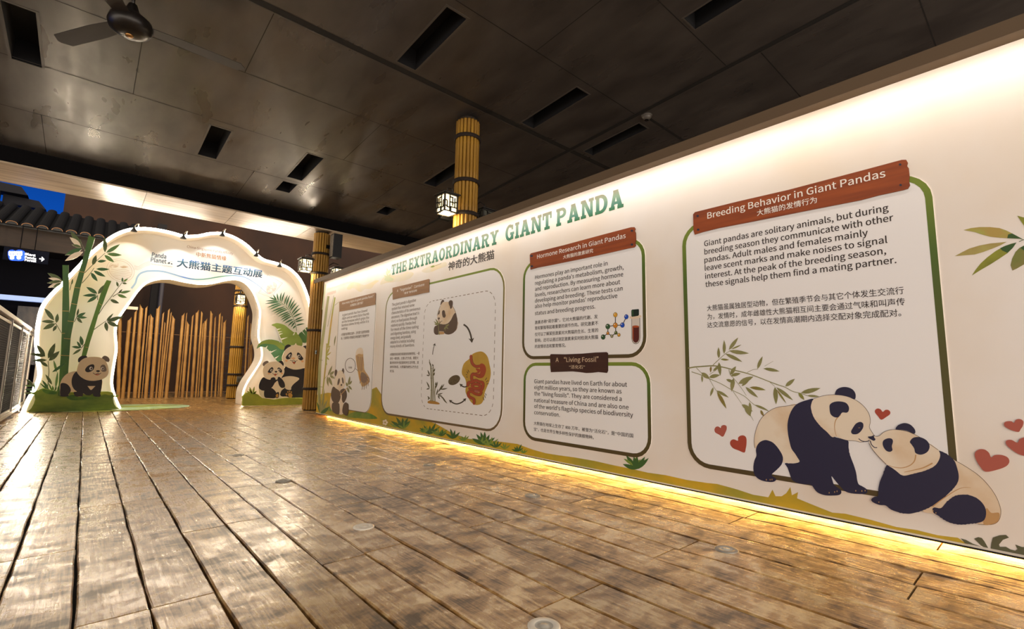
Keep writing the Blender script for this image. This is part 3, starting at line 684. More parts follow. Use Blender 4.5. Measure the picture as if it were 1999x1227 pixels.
# panel: vegetarian carnivore
zv = (740, 520, 5.575)
p2 = panel('wide panel about the vegetarian carnivore', wy(748, 708), wy(984, 675), wz(958.5, 523), wz(926, 837), .3, .03, fg2)
heading(p2, Z(*zv, [145, 235, 150, 230, 350, 183, 540, 135, 548, 140, 545, 280, 480, 290, 400, 310, 250, 336, 148, 360]), PL2)
lines('heading_lettering', p2, RW(*zv, [('A “Vegetarian” Carnivore', 195, 278, 493, 205)]), 27/5.575, INK['white'], weight=.012, val=XH)
lines('chinese_heading_lettering', p2, RW(*zv, [('“素食”食肉动物', 268, 305, 412, 272)]), 24/5.575, INK['white'], True, .012, XH)
bt = mat('ink_text_brown', '#6e5744', .6)
T2 = ["The giant panda's digestive", 'system has retained some', 'characteristics of its carnivorous', 'ancestors. The digestive tract is', 'short, so food passes through', 'relatively quickly. Pandas feed', 'for most of the time eating', 'and digesting bamboo, using', 'energy slowly, and gradually', 'adapted to a habitat including', 'many kinds of bamboo.']
lines('body_lettering', p2, RW(*zv, [(s_, 140-1.8*i, 430+45.2*i, x1, 430) for i, (s_, x1) in enumerate(zip(T2, (400, 385, 450, 440, 418, 408, 440, 412, 362, 402, 405)))]), 28/5.575, bt, weight=.012)
lines('chinese_body_lettering', p2, RW(*zv, [(s_, 118, 970+45*i, x1, 970) for i, (s_, x1) in enumerate((('大熊猫的消化系统仍保留着食肉动物的特征，一般', 440), ('消化一餐较快，主要以竹为食，需要大', 430), ('量进食来补充能量维持生活所需，其', 436), ('余时间休息，大熊猫的食性以竹为主', 434), ('食之谜。', 172)))]), 27/5.575, bt, True, .012)
# dashed rounded box
A = Art(0, W-TH); dm = mat('ink_dash', '#7c6444', .6)
xl, xr, zt2, zb2 = wy(826.5, 680), wy(967, 640), wz(900, 577), wz(930, 809)
R0 = rrect(xl, xr, zb2, zt2, .22, 8); acc = 0; on_ = True
R0.append(R0[0])
for a, b in zip(R0[:-1], R0[1:]):
    L_ = math.hypot(b[0]-a[0], b[1]-a[1]); n = max(1, int(L_/.012)); d = ((b[0]-a[0])/L_, (b[1]-a[1])/L_)
    for i in range(n):
        acc += L_/n
        if acc % .10 < .055:
            u0 = L_*i/n; u1 = L_*(i+1)/n; nx, nz = -d[1]*.0042, d[0]*.0042
            A.poly([(a[0]+d[0]*u0+nx, a[1]+d[1]*u0+nz), (a[0]+d[0]*u1+nx, a[1]+d[1]*u1+nz), (a[0]+d[0]*u1-nx, a[1]+d[1]*u1-nz), (a[0]+d[0]*u0-nx, a[1]+d[1]*u0-nz)], dm, 1, world=True)
A.build('dashed_line', p2)
# arrows
zq = (820, 670, 6.817); zp = (820, 560, 10.22)
A = Art(0, W-TH); am = mat('ink_arrow', '#3f3420', .6)
def arrow(pts, w, hd, both=False, lay=2):
    A.line(sm(pts, 4, False), w, am, lay)
    for e, p in ((pts[-1], pts[-2]),)+(((pts[0], pts[1]),) if both else ()):
        d = (Vector(e)-Vector(p)).normalized(); n = Vector((-d.y, d.x)); e = Vector(e)
        A.poly([tuple(e+d*hd*.6), tuple(e-d*hd*.5+n*hd*.62), tuple(e-d*hd*.15), tuple(e-d*hd*.5-n*hd*.62)], am, lay)
arrow(Z(*zp, [870, 745, 940, 800, 990, 890, 1020, 990, 1030, 1060]), 3.2, 9)
arrow(Z(*zq, [640, 565, 600, 578, 570, 572, 545, 552]), 2.4, 6)
arrow(Z(*zq, [405, 765, 450, 795, 500, 803, 560, 780, 598, 745]), 2.4, 6, True)
arrow(Z(*zq, [168, 148, 172, 110, 180, 65, 195, 15]), 1.2, 5)
A.build('arrow_prints', p2)
# gut illustration
A = Art(0, W-TH); gy = mat('ink_gut_yellow', '#bf962f', .6, color2='#c7a03a', nscale=(5, 5, 5)); go = mat('ink_gut_orange', '#a8431a', .55); gp = mat('ink_gut_pink', '#b0604c', .55)
A.poly(sm(Z(*zq, [790, 107, 850, 120, 900, 180, 925, 280, 942, 380, 930, 480, 890, 580, 860, 660, 850, 740, 815, 800, 750, 818, 690, 790, 640, 720, 605, 640, 615, 540, 600, 470, 560, 410, 560, 340, 590, 260, 660, 200, 700, 140])), gy, 1)
def gut(pts, w, lay):
    q = sm(Z(*zq, pts), 5, False); A.line(q, w+1.2, INK['outl'], lay); A.line(q, w, go, lay+1)
    for e in (q[0], q[-1]): A.poly(ell(e[0], e[1], w/2, w/2, n=10), go, lay+1)
gut([680, 165, 682, 210, 700, 270, 745, 305, 800, 300], 4.6, 2)
A.poly(sm(Z(*zq, [740, 335, 800, 345, 790, 390, 740, 405, 700, 440, 705, 500, 675, 490, 668, 430, 700, 385, 760, 390, 800, 420])), go, 2)
A.poly(sm(Z(*zq, [790, 290, 820, 265, 860, 285, 880, 340, 870, 400, 840, 450, 790, 462, 740, 440, 760, 420, 800, 395, 800, 340])), go, 4)
gut([800, 440, 740, 415, 695, 415, 690, 470, 705, 505], 4.8, 5)
gut([640, 560, 650, 520, 700, 515, 740, 490, 790, 510, 835, 520, 840, 570, 815, 620, 760, 610, 700, 615, 660, 600], 5.0, 6)
gut([690, 560, 730, 540, 790, 550, 800, 590, 740, 600, 700, 580], 5.0, 8)
gut([820, 640, 800, 680, 740, 670, 690, 640, 650, 650, 650, 700, 690, 725, 720, 745, 722, 800], 4.6, 10)
A.poly(sm(Z(*zq, [730, 620, 780, 630, 790, 650, 760, 655, 735, 640])), gp, 12)
for pts in ([640, 350, 655, 385], [625, 370, 640, 400], [612, 410, 632, 422], [615, 447, 637, 447], [890, 455, 868, 490], [908, 490, 880, 515], [915, 535, 885, 540], [870, 665, 885, 690], [862, 690, 872, 725], [840, 715, 855, 755]):
    A.line(Z(*zq, pts), 1.1, am, 3)
A.build('gut_print', p2)
A = Art(0, W-TH); A.poly(ell(820+455/6.817, 670+487/6.817, 12.6, 8.6, -.55), mat('ink_dropping', '#4a3b22', .6, color2='#6d5b38', nscale=(60, 60, 60)), 1); A.build('dropping_print', p2)
# small bamboo clump
A = Art(0, W-TH); bs = mat('ink_bamboo_stem', '#857f58', .6); bl = mat('ink_bamboo_leaf', '#5a5233', .6)
A.poly(sm(Z(*zq, [105, 770, 150, 755, 220, 775, 260, 795, 250, 810, 180, 805, 110, 795])), mat('ink_soil', '#b5812c', .6), 1)
for pts, w in (([148, 770, 155, 600, 150, 420, 145, 300], 2.6), ([172, 770, 178, 560, 172, 420, 175, 310], 2.2), ([200, 770, 195, 650, 205, 560], 1.8), ([140, 300, 125, 215], 1.2)): A.line(Z(*zq, pts), w, bs, 2)
for y in (330, 460, 620): A.line(Z(*zq, [138, y, 164, y+2]), .6, bl, 3)
for q in ([128, 430, 85, 422], [130, 430, 100, 350], [128, 600, 85, 505], [128, 600, 85, 610], [180, 380, 200, 330], [180, 430, 195, 380], [205, 600, 235, 505], [205, 560, 215, 510], [215, 690, 240, 600], [240, 650, 300, 540], [255, 630, 325, 535], [270, 610, 370, 595], [230, 680, 305, 660], [240, 690, 300, 700], [240, 690, 265, 740], [280, 700, 330, 745], [300, 720, 365, 800], [130, 740, 100, 700], [130, 720, 105, 750], [150, 310, 120, 240], [175, 310, 165, 270]):
    A.poly(leafpts(*Z(*zq, q), 2.6), bl, 3)
A.build('bamboo_print', p2)
# sitting panda eating
A = Art(0, W-TH)
A.poly(sm(Z(*zp, [410, 360, 440, 310, 500, 295, 570, 300, 640, 360, 690, 450, 715, 520, 650, 650, 590, 720, 480, 745, 400, 740, 360, 690, 345, 600, 370, 480])), INK['cream'], 1)
A.poly(sm(Z(*zp, [712, 512, 735, 590, 748, 660, 745, 760, 720, 850, 660, 915, 580, 945, 510, 935, 475, 900, 470, 885, 385, 885, 370, 940, 320, 950, 280, 910, 278, 830, 300, 780, 340, 765, 390, 735, 480, 745, 560, 720, 620, 650, 665, 560])), INK['dbrown'], 2)
A.poly(sm(Z(*zp, [385, 890, 470, 890, 480, 935, 385, 940])), INK['tan'], 3)
A.poly(sm(Z(*zp, [752, 690, 748, 780, 700, 880, 735, 830, 760, 730])), INK['tan'], 1)
for e in ([410, 365, 415, 310, 440, 260, 465, 253, 485, 285, 450, 310], [575, 340, 575, 290, 610, 262, 650, 280, 655, 350, 635, 420, 605, 430, 595, 385]): A.poly(sm(Z(*zp, e)), INK['dbrown'], 3)
for e in ([370, 550, 360, 535, 385, 465, 397, 470, 390, 530], [440, 510, 450, 470, 475, 460, 495, 480, 505, 530, 515, 570, 495, 610, 460, 600, 445, 560], [358, 615, 380, 605, 400, 620, 375, 655, 360, 640]): A.poly(sm(Z(*zp, e)), INK['dbrown'], 3)
A.line(sm(Z(*zp, [375, 655, 390, 690, 420, 690, 445, 670]), 3, False), .8, INK['outl'], 3); A.line(sm(Z(*zp, [345, 570, 360, 500, 405, 375]), 3, False), .6, INK['outl'], 3); A.line(sm(Z(*zp, [655, 390, 690, 450, 710, 510]), 3, False), .6, INK['outl'], 3)
A.line(Z(*zp, [360, 680, 370, 780, 380, 950]), 1.2, INK['olive'], 5); A.line(Z(*zp, [500, 880, 520, 790, 560, 740]), .9, INK['olive'], 5)
for q in ([360, 760, 275, 680], [360, 760, 285, 735], [365, 740, 310, 630], [365, 750, 335, 680], [370, 740, 415, 690], [520, 790, 585, 735], [520, 790, 570, 835], [520, 790, 480, 850], [515, 800, 530, 750], [375, 900, 395, 955]): A.poly(leafpts(*Z(*zp, q), 2.6), INK['olive'], 6)
A.build('sitting_panda_print', p2)

# panel: digits
zd = (610, 540, 8.764); ze = (610, 670, 8.18)
p1 = panel('narrow panel about panda digits, farthest along the wall', wy(660, 643), wy(732.3, 643), wz(695, 582), wz(714, 806), .26, .014, fg2)
heading(p1, Z(*zd, [458, 430, 465, 425, 760, 348, 1072, 272, 1082, 285, 1076, 475, 900, 512, 700, 552, 458, 596]), PL2)
lines('heading_lettering', p1, RW(*zd, [('How many digits do giant pandas have?', 508, 474, 1040, 360)]), 34/8.764, INK['white'], weight=.012, val=XH)
lines('chinese_heading_lettering', p1, RW(*zd, [('大熊猫有几根手指？', 645, 512, 865, 466)]), 40/8.764, INK['white'], True, .012, XH)
lines('body_lettering', p1, RW(*zd, [(s_, 510-3*i, 674+58.5*i, x1, 674) for i, (s_, x1) in enumerate((('A giant panda has five clawed', 932), ('digits and an extra false thumb', 965), ('on the forepaw which grips the', 970), ('bamboo stems firmly while it is', 970), ('eating.', 615)))]), 38/8.764, bt, weight=.012)
lines('chinese_body_lettering', p1, RW(*zd, [('大熊猫的前掌除五趾外，还有第六趾即伪拇指', 490, 1012, 970, 950), ('指，它能帮助大熊猫灵活地抓握竹子取食竹叶', 488, 1076, 970, 1020)]), 42/8.764, bt, True, .012)
A = Art(0, W-TH)
A.poly(sm(Z(*ze, [690, 190, 710, 100, 765, 66, 805, 100, 812, 200, 822, 330, 830, 420, 900, 530, 912, 600, 880, 650, 800, 690, 770, 640, 745, 560, 720, 430, 700, 300])), mat('ink_arm_wash', '#d8b070', .6, color2='#caa271', nscale=(6, 6, 6)), 1)
A.poly(sm(Z(*ze, [690, 190, 710, 100, 765, 66, 805, 100, 805, 170, 740, 165])), INK['cream'], 2)
bn = mat('ink_bone', '#8a6d5a', .6)
for q in ([715, 200, 725, 320, 735, 430], [740, 210, 750, 330, 760, 440], [770, 215, 775, 340, 780, 450], [795, 215, 790, 330, 795, 430]): A.line(Z(*ze, q), 1.0, bn, 3)
for q in ([790, 520, 810, 620, 790, 740], [815, 520, 835, 610, 825, 735], [840, 530, 860, 610, 860, 720], [860, 540, 890, 600, 890, 680], [870, 530, 905, 560, 912, 620], [770, 520, 765, 600, 755, 640]): A.line(sm(Z(*ze, q), 3, False), 2.0, bn, 3, .8)
A.poly(sm(Z(*ze, [780, 460, 850, 490, 880, 560, 850, 620, 790, 620, 770, 560])), mat('ink_paw', '#8f7663', .6), 2)
A.line(sm(Z(*ze, [745, 440, 760, 520, 765, 600]), 3, False), 1.6, mat('ink_thumb_orange', '#d08a2a', .6), 4)
A.build('forepaw_print', p1)
A = Art(0, W-TH)
ring = [(610+(605+82*math.cos(a))/8.18, 670+(350+114*math.sin(a))/8.18) for a in [2*PI*k/26 for k in range(27)]]
A.line(ring, .9, INK['outl'], 2); A.line(Z(*ze, [685, 400, 740, 445]), .8, INK['outl'], 2); A.build('callout_print', p1)
lines('callout_lettering', p1, RW(*ze, [('伪拇指', 575, 400, 632, 402)]), 30/8.18, bt, True, .012)

# ---- pandas, hearts and plants printed on the wall
zk = (1380, 740, 5.111); zr = (1680, 780, 4.545)
def A_panda1():
    A = Art(0, W-TH, .0014)
    A.poly(sm(Z(*zk, [900, 252, 800, 265, 720, 275, 650, 300, 580, 350, 530, 410, 495, 490, 478, 560, 472, 620, 480, 680, 560, 740, 680, 800, 780, 832, 850, 838, 922, 822, 1000, 700, 1000, 400])), INK['cream'], 1)
    A.line(sm(Z(*zk, [900, 250, 800, 265, 720, 275, 650, 300, 580, 350, 530, 410, 495, 490, 478, 560, 472, 620, 480, 685]), 4, False), .8, INK['outl'], 2)
    A.poly(furry(sm(Z(*zk, [1065, 195, 1005, 205, 930, 230, 880, 262, 840, 320, 815, 390, 805, 460, 810, 540, 825, 620, 845, 690, 880, 740, 905, 780, 925, 822, 860, 838, 780, 835, 805, 880, 830, 950, 850, 1000, 900, 1030, 980, 1045, 1040, 1050, 1075, 1095, 1110, 1130, 1180, 1155, 1260, 1158, 1320, 1152, 1342, 1130, 1335, 1100, 1300, 1075, 1270, 1050, 1255, 1010, 1245, 965, 1290, 1020, 1330, 1065, 1380, 1115, 1440, 1135, 1520, 1142, 1580, 1140, 1602, 1120, 1590, 1090, 1550, 1065, 1515, 1045, 1500, 1000, 1490, 930, 1465, 850, 1435, 770, 1415, 680, 1410, 610, 1340, 590, 1250, 560, 1160, 480, 1100, 400, 1060, 330, 1040, 260]), 3), .9, 3), INK['navy'], 3)
    A.poly(furry(sm(Z(*zk, [580, 605, 530, 625, 500, 665, 490, 710, 495, 760, 475, 810, 465, 870, 470, 930, 495, 975, 540, 1005, 600, 1020, 660, 1022, 690, 1005, 685, 985, 655, 965, 650, 945, 700, 900, 745, 850, 760, 800, 755, 760, 735, 720, 700, 670, 660, 630, 620, 612]), 3), .9, 3), INK['navy'], 3)
    A.poly(furry(sm(Z(*zk, [1065, 200, 1130, 175, 1200, 158, 1280, 155, 1370, 165, 1450, 190, 1520, 230, 1580, 285, 1620, 350, 1632, 420, 1622, 475, 1645, 520, 1668, 555, 1665, 580, 1640, 605, 1600, 614, 1540, 625, 1480, 612, 1410, 608, 1340, 590, 1290, 570, 1250, 575, 1200, 525, 1130, 460, 1070, 380, 1040, 290, 1045, 240]), 3), .5, 3), INK['cream'], 4)
    A.line(sm(Z(*zk, [1065, 192, 1130, 172, 1200, 157, 1280, 153, 1370, 163, 1450, 188, 1520, 228, 1580, 283, 1620, 348, 1632, 420, 1622, 475, 1645, 520, 1668, 555]), 4, False), .8, INK['outl'], 5)
    A.line(sm(Z(*zk, [1335, 350, 1290, 400, 1275, 460, 1280, 520, 1295, 570]), 4, False), 2.4, INK['tan'], 5, .6)
    A.line(sm(Z(*zk, [1410, 609, 1480, 613, 1540, 626, 1600, 615]), 4, False), .7, INK['outl'], 5)
    for e in ([1225, 290, 1230, 250, 1270, 225, 1330, 220, 1390, 235, 1418, 275, 1415, 315, 1395, 332, 1355, 330, 1335, 350, 1310, 378, 1270, 375, 1235, 345], [1280, 140, 1300, 100, 1350, 78, 1410, 80, 1460, 105, 1485, 150, 1475, 200, 1410, 172, 1340, 158, 1285, 155], [1440, 520, 1460, 480, 1490, 440, 1530, 424, 1560, 440, 1560, 480, 1535, 520, 1500, 545, 1455, 545], [1610, 570, 1640, 568, 1672, 555, 1675, 580, 1685, 600, 1660, 612, 1640, 608, 1625, 585]): A.poly(sm(Z(*zk, e)), INK['navy'], 6)
    A.line(sm(Z(*zk, [1515, 590, 1550, 615, 1600, 618, 1635, 600]), 4, False), 1.5, INK['navy'], 6)
    A.line(Z(*zk, [1512, 483, 1530, 482]), .7, INK['tan'], 7)
    for x, y in ((1222, 1130), (1276, 1122), (1300, 1115), (1487, 1110), (1548, 1112), (1580, 1108), (595, 1000), (633, 1000), (652, 998)): A.poly(ell(1380+x/5.111, 740+y/5.111, .9, 1.6, n=8), INK['tan'], 7)
    A.build('standing_panda_print', DW, label='larger panda leaning down to touch noses')
A_panda1()
def A_panda2():
    A = Art(0, W-TH, .0055)
    A.poly(sm(Z(*zr, [620, 395, 690, 440, 830, 530, 950, 600, 1050, 670, 1130, 750, 1200, 850, 1240, 950, 1245, 1010, 1225, 1070, 1180, 1100, 1100, 1105, 1040, 1095, 900, 1010, 700, 1010, 640, 1005, 555, 985, 600, 900, 760, 700, 700, 550])), INK['cream'], 1)
    A.line(sm(Z(*zr, [830, 530, 950, 600, 1050, 670, 1130, 750, 1200, 850, 1240, 950, 1245, 1010, 1225, 1070, 1180, 1100, 1100, 1105, 1040, 1098]), 4, False), .8, INK['outl'], 2)
    A.poly(sm(Z(*zr, [1115, 960, 1160, 1000, 1230, 1000, 1225, 1065, 1180, 1097, 1090, 1098])), INK['tan'], 2)
    A.poly(furry(sm(Z(*zr, [235, 575, 260, 590, 310, 620, 380, 670, 480, 650, 560, 630, 650, 590, 690, 545, 708, 490, 690, 450, 750, 470, 830, 535, 860, 610, 873, 680, 858, 740, 800, 810, 740, 865, 650, 930, 560, 975, 480, 1000, 420, 1008, 340, 995, 270, 970, 225, 935, 170, 930, 110, 905, 98, 880, 125, 858, 158, 850, 160, 790, 175, 720, 205, 650]), 3), 1.0, 3), INK['navy'], 3)
    A.line(sm(Z(*zr, [640, 945, 740, 870, 850, 800, 920, 775, 980, 778]), 4, False), 2.2, INK['tan'], 4, .5)
    A.poly(furry(sm(Z(*zr, [640, 965, 660, 952, 715, 958, 760, 910, 830, 855, 910, 838, 990, 850, 1060, 890, 1105, 950, 1115, 1010, 1100, 1060, 1060, 1085, 980, 1095, 880, 1103, 780, 1080, 700, 1030, 650, 1000]), 3), 1.0, 3), INK['navy'], 4)
    A.poly(furry(sm(Z(*zr, [125, 320, 165, 320, 210, 285, 270, 265, 340, 265, 420, 280, 490, 310, 560, 350, 620, 395, 690, 445, 708, 490, 690, 545, 650, 590, 560, 630, 480, 650, 380, 670, 320, 630, 265, 590, 230, 570, 170, 510, 110, 440, 85, 400, 80, 365, 95, 335]), 3), .5, 3), INK['cream'], 5)
    A.line(sm(Z(*zr, [125, 320, 165, 320, 210, 285, 270, 265, 340, 265, 420, 280, 490, 310, 560, 350, 620, 395, 690, 443]), 4, False), .8, INK['outl'], 6)
    A.line(sm(Z(*zr, [80, 385, 110, 440, 170, 510, 230, 570]), 4, False), .8, INK['outl'], 6)
    A.line(sm(Z(*zr, [492, 485, 480, 540, 440, 580, 370, 602, 300, 595, 255, 580]), 4, False), 2.6, INK['tan'], 6, .7)
    A.line(sm(Z(*zr, [640, 560, 560, 600, 480, 620, 390, 640]), 4, False), 3.0, INK['tan'], 6, 1)
    for e in ([440, 370, 470, 335, 530, 330, 590, 360, 615, 410, 595, 460, 540, 485, 490, 470, 478, 430, 455, 395], [315, 260, 335, 225, 390, 205, 445, 220, 485, 265, 480, 300, 420, 275, 370, 265], [200, 400, 205, 360, 245, 340, 280, 345, 290, 370, 280, 410, 285, 445, 260, 460, 225, 445], [70, 330, 115, 320, 125, 335, 135, 350, 120, 362, 95, 350]): A.poly(sm(Z(*zr, e)), INK['navy'], 7)
    A.line(sm(Z(*zr, [88, 360, 100, 395, 125, 420, 150, 422]), 4, False), 1.6, INK['navy'], 7)
    for x, y in ((165, 905), (645, 982), (670, 1000)): A.poly(ell(1680+x/4.545, 780+y/4.545, 1.1, 1.3, n=8), INK['tan'], 8)
    A.build('resting_panda_print', DW, label='smaller panda lying and looking up')
A_panda2()
for zz_, pts, m_ in ((zk, [160, 572, 120, 550, 85, 530, 76, 500, 90, 475, 115, 470, 138, 485, 145, 465, 170, 455, 195, 465, 198, 495, 185, 530], 'red2'), (zk, [375, 730, 320, 710, 260, 685, 232, 645, 240, 610, 270, 598, 310, 612, 312, 580, 340, 560, 375, 562, 395, 590, 395, 650, 388, 690], 'red'),
    (zk, [1740, 403, 1705, 365, 1678, 330, 1680, 305, 1705, 290, 1735, 300, 1755, 325, 1780, 305, 1810, 305, 1830, 325, 1825, 350, 1790, 375], 'red'), (zr, [1110, 637, 1060, 590, 1020, 520, 1015, 470, 1050, 440, 1100, 440, 1140, 470, 1158, 510, 1190, 490, 1250, 488, 1305, 510, 1320, 550, 1290, 590, 1210, 620], 'red2'),
    (zr, [1400, 285, 1330, 265, 1280, 235, 1275, 205, 1300, 190, 1340, 190, 1360, 205, 1380, 175, 1415, 170, 1445, 190, 1440, 230, 1420, 260], 'red2'), (zr, [1470, 495, 1400, 480, 1320, 425, 1290, 390, 1295, 360, 1340, 355, 1390, 380, 1410, 350, 1440, 335, 1480, 330, 1520, 350, 1530, 400, 1500, 450], 'red2')):
    A = Art(0, W-TH, .001); A.poly(sm(Z(*zz_, pts), 3), INK[m_], 1); A.build('heart_print', DW)
# bamboo branch in the large panel
zb_ = (1330, 640, 6.45)
A = Art(0, W-TH, .001)
for pts, w, w2 in (([85, 505, 170, 490, 300, 480, 420, 475, 560, 500, 690, 535, 830, 570, 960, 615, 1100, 670, 1220, 715, 1310, 745, 1400, 795, 1500, 820, 1600, 855], 2.6, 1.0), ([130, 550, 250, 590, 360, 640, 500, 700, 640, 780, 800, 860, 920, 965, 1100, 1045], 1.4, .8), ([400, 465, 480, 390, 560, 320, 610, 290], 1.2, .7), ([600, 520, 620, 590, 650, 620, 740, 730, 820, 850], 1.2, .6),
    ([190, 500, 260, 570], 1, .7), ([355, 640, 410, 740, 445, 790], .8, .6), ([1110, 675, 1180, 735], .9, .6), ([830, 560, 900, 525, 970, 515], .9, .6), ([650, 790, 760, 950], .8, .6), ([880, 1110, 910, 1165], .7, .4), ([1050, 480, 1160, 415], .6, .4), ([355, 585, 440, 530], .8, .6)):
    A.line(sm(Z(*zb_, pts), 3, False), w, INK['olive'], 1, w2)
for q, w in (([475, 380, 470, 240], 38), ([540, 325, 540, 150], 40), ([600, 275, 718, 118], 46), ([630, 265, 760, 208], 18), ([600, 285, 855, 318], 50), ([555, 322, 770, 425], 46), ([495, 390, 605, 400], 26), ([960, 515, 1025, 355], 42), ([1035, 508, 1240, 545], 42), ([1310, 735, 1432, 638], 50), ([1180, 740, 1195, 960], 58), ([1195, 745, 1410, 910], 46), ([1200, 770, 1325, 950], 24),
    ([1505, 815, 1755, 755], 58), ([1585, 850, 1740, 860], 30), ([1475, 815, 1550, 905], 42), ([375, 480, 370, 560], 26), ([475, 430, 495, 600], 46), ([400, 540, 490, 470], 32), ([255, 560, 360, 640], 54), ([350, 620, 490, 590], 48), ([260, 590, 265, 685], 24), ([620, 590, 690, 480], 48), ([625, 600, 750, 570], 42), ([565, 645, 680, 690], 38), ([660, 630, 635, 800], 54), ([720, 700, 910, 610], 64), ([760, 730, 860, 650], 32), ([860, 745, 1065, 780], 42), ([810, 740, 970, 875], 44), ([405, 745, 365, 860], 32), ([440, 785, 600, 875], 36), ([450, 800, 570, 1015], 46), ([760, 960, 900, 1050], 52), ([800, 980, 880, 1115], 48), ([860, 930, 875, 1090], 38), ([920, 965, 1105, 1045], 30), ([1000, 1030, 1040, 1110], 32)):
    A.poly(leafpts(*Z(*zb_, q), w/6.45, random.uniform(-.08, .08)), INK['olive' if random.random() < .75 else 'olive2'], 2)
A.build('bamboo_branch_print', p5)
# leaf spray at the right end
zl = (1860, 400, 7.669); A = Art(0, W); lf = [mat('ink_leaf_light', '#a8b052', .6, color2='#b59a4c', nscale=(9, 9, 9)), mat('ink_leaf_tan', '#b3a85c', .6, color2='#a5874c', nscale=(7, 7, 7)), mat('ink_leaf_mid', '#94962a', .6, color2='#7d7f24', nscale=(9, 9, 9)), mat('ink_leaf_moss', '#7c7f38', .6, color2='#97824e', nscale=(9, 9, 9))]
for pts, m_ in (([160, 375, 270, 345, 400, 330, 560, 330, 700, 345, 800, 380, 900, 430, 1010, 490, 1060, 520, 1000, 505, 850, 500, 700, 490, 560, 475, 450, 445, 330, 405], 0), ([30, 765, 140, 705, 250, 650, 400, 605, 560, 575, 700, 562, 810, 550, 720, 600, 600, 650, 450, 705, 330, 740, 200, 750], 1), ([285, 1055, 340, 970, 420, 870, 520, 780, 640, 690, 760, 620, 870, 580, 955, 560, 900, 640, 820, 720, 700, 800, 560, 890, 420, 970], 2), ([895, 980, 865, 900, 890, 800, 940, 700, 1000, 640, 1080, 600, 1250, 560, 1200, 750, 1080, 880, 960, 950], 3), ([965, 160, 1080, 190, 1200, 260, 1250, 400, 1150, 420, 1060, 300], 2)):
    A.poly(Z(*zl, pts), lf[m_], 1)
dk = mat('ink_leaf_dark', '#35561f', .6)
for pts in ([830, 440, 890, 425, 1010, 490, 1060, 520, 1000, 505, 815, 496], [710, 645, 800, 605, 955, 560, 900, 640, 820, 715, 740, 680], [1010, 640, 1080, 602, 1150, 590, 1150, 660, 1080, 690]): A.poly(Z(*zl, pts), dk, 2)
A.line(Z(*zl, [995, 550, 1040, 525, 1300, 470]), 1.2, dk, 2)
A.build('leaf_spray_print', DW)
# bamboo, grass and flower prints along the foot and far end of the wall
A = Art(0, W); b1 = mat('ink_pale_bamboo', '#b7b07a', .6, color2='#a0a468', nscale=(4, 4, 4)); b2 = mat('ink_gold_bamboo', '#d2a850', .6, color2='#a8b04e', nscale=(3, 3, 3))
A.line(Z(*zd, [275, 330, 240, 560, 205, 840, 150, 1230]), 4.2, b1, 1, 6); A.line(Z(*zd, [385, 350, 350, 560, 310, 850, 270, 1180]), 2.6, b2, 1, 3.4); A.line(Z(*zd, [225, 130, 200, 330, 175, 560]), 3.0, INK['lgrn'], 1, 2.4)
A.line(Z(*ze, [150, 0, 120, 330, 105, 700, 110, 960]), 5.4, b1, 1, 6.2); A.line(Z(*ze, [235, 0, 215, 300, 180, 640, 150, 900]), 3.2, b2, 1, 2.4)
for y in (262, 690): A.line(Z(*ze, [98, y, 165, y+6]), .8, INK['olive'], 2)
A.line(Z(*zd, [365, 320, 320, 560, 260, 850]), .7, INK['olive'], 2); A.line(Z(*zd, [380, 490, 450, 430]), .6, INK['olive'], 2)
for q in ([215, 200, 300, 135], [215, 190, 280, 40], [220, 210, 270, 265], [215, 300, 230, 345], [235, 60, 290, 40]): A.poly(leafpts(*Z(*ze, q), 3), b2, 2)
A.line(Z(*ze, [190, 570, 240, 510, 300, 490]), .6, INK['olive'], 2)
for q, w in (([245, 510, 315, 350], 4), ([275, 500, 350, 440], 5), ([280, 505, 355, 560], 5), ([260, 530, 320, 675], 5), ([240, 520, 255, 690], 4), ([400, 1000, 375, 1190], 2.5)):
    A.poly(leafpts(*Z(*(ze if q[1] < 900 else zd), q), w), INK['olive'], 2)
for q, w in (([120, 1115, 70, 930], 4), ([120, 1115, 100, 760], 4), ([125, 1120, 190, 720], 4), ([125, 1115, 245, 890], 5), ([125, 1125, 270, 1010], 7)): A.poly(leafpts(*Z(*ze, q), w), INK['green'] if q[3] > 900 else INK['olive'], 3)
A.build('bamboo_mural_print', DW)
A = Art(0, W)
for cx, cy, L_, n, m_ in ((660, 803, 14, 5, 'green'), (785, 836, 30, 5, 'green'), (788, 836, 18, 3, 'green2'), (772, 834, 16, 4, 'green2'), (838, 847, 26, 5, 'green'), (828, 844, 16, 4, 'green2'), (856, 850, 20, 5, 'green2'), (862, 851, 15, 4, 'green'), (884, 856, 24, 4, 'green'), (905, 860, 16, 4, 'green2'), (944, 868, 34, 6, 'green'), (938, 867, 20, 4, 'green2'), (955, 870, 22, 4, 'green2'), (968, 873, 18, 4, 'green'), (985, 876, 14, 4, 'green2'), (1010, 881, 18, 5, 'green'), (1022, 884, 12, 4, 'green2'), (645, 802, 16, 4, 'green2'), (672, 806, 12, 4, 'green2'), (1240, 916, 40, 6, 'green'), (1236, 908, 26, 4, 'green2')):
    for k in range(n):
        a = PI*(.12+.76*(k+.5)/n)+random.uniform(-.12, .12); l = L_*random.uniform(.7, 1.05)
        t = (cx-l*math.cos(a), cy-l*math.sin(a)*.9-l*math.cos(a)*-.15)
        if wz(*t) > ZBOT+.01 and wz(cx, cy) > ZBOT+.01: A.poly(leafpts((cx, cy), t, L_*.2), INK[m_], 3)
for k in range(5):
    a = 2*PI*k/5; A.poly(ell(752+3.4*math.cos(a), 824+3.8*math.sin(a), 2.3, 2.4, n=8), INK['cream'], 3)
gg = mat('ink_grey_green', '#5d5a3c', .6)
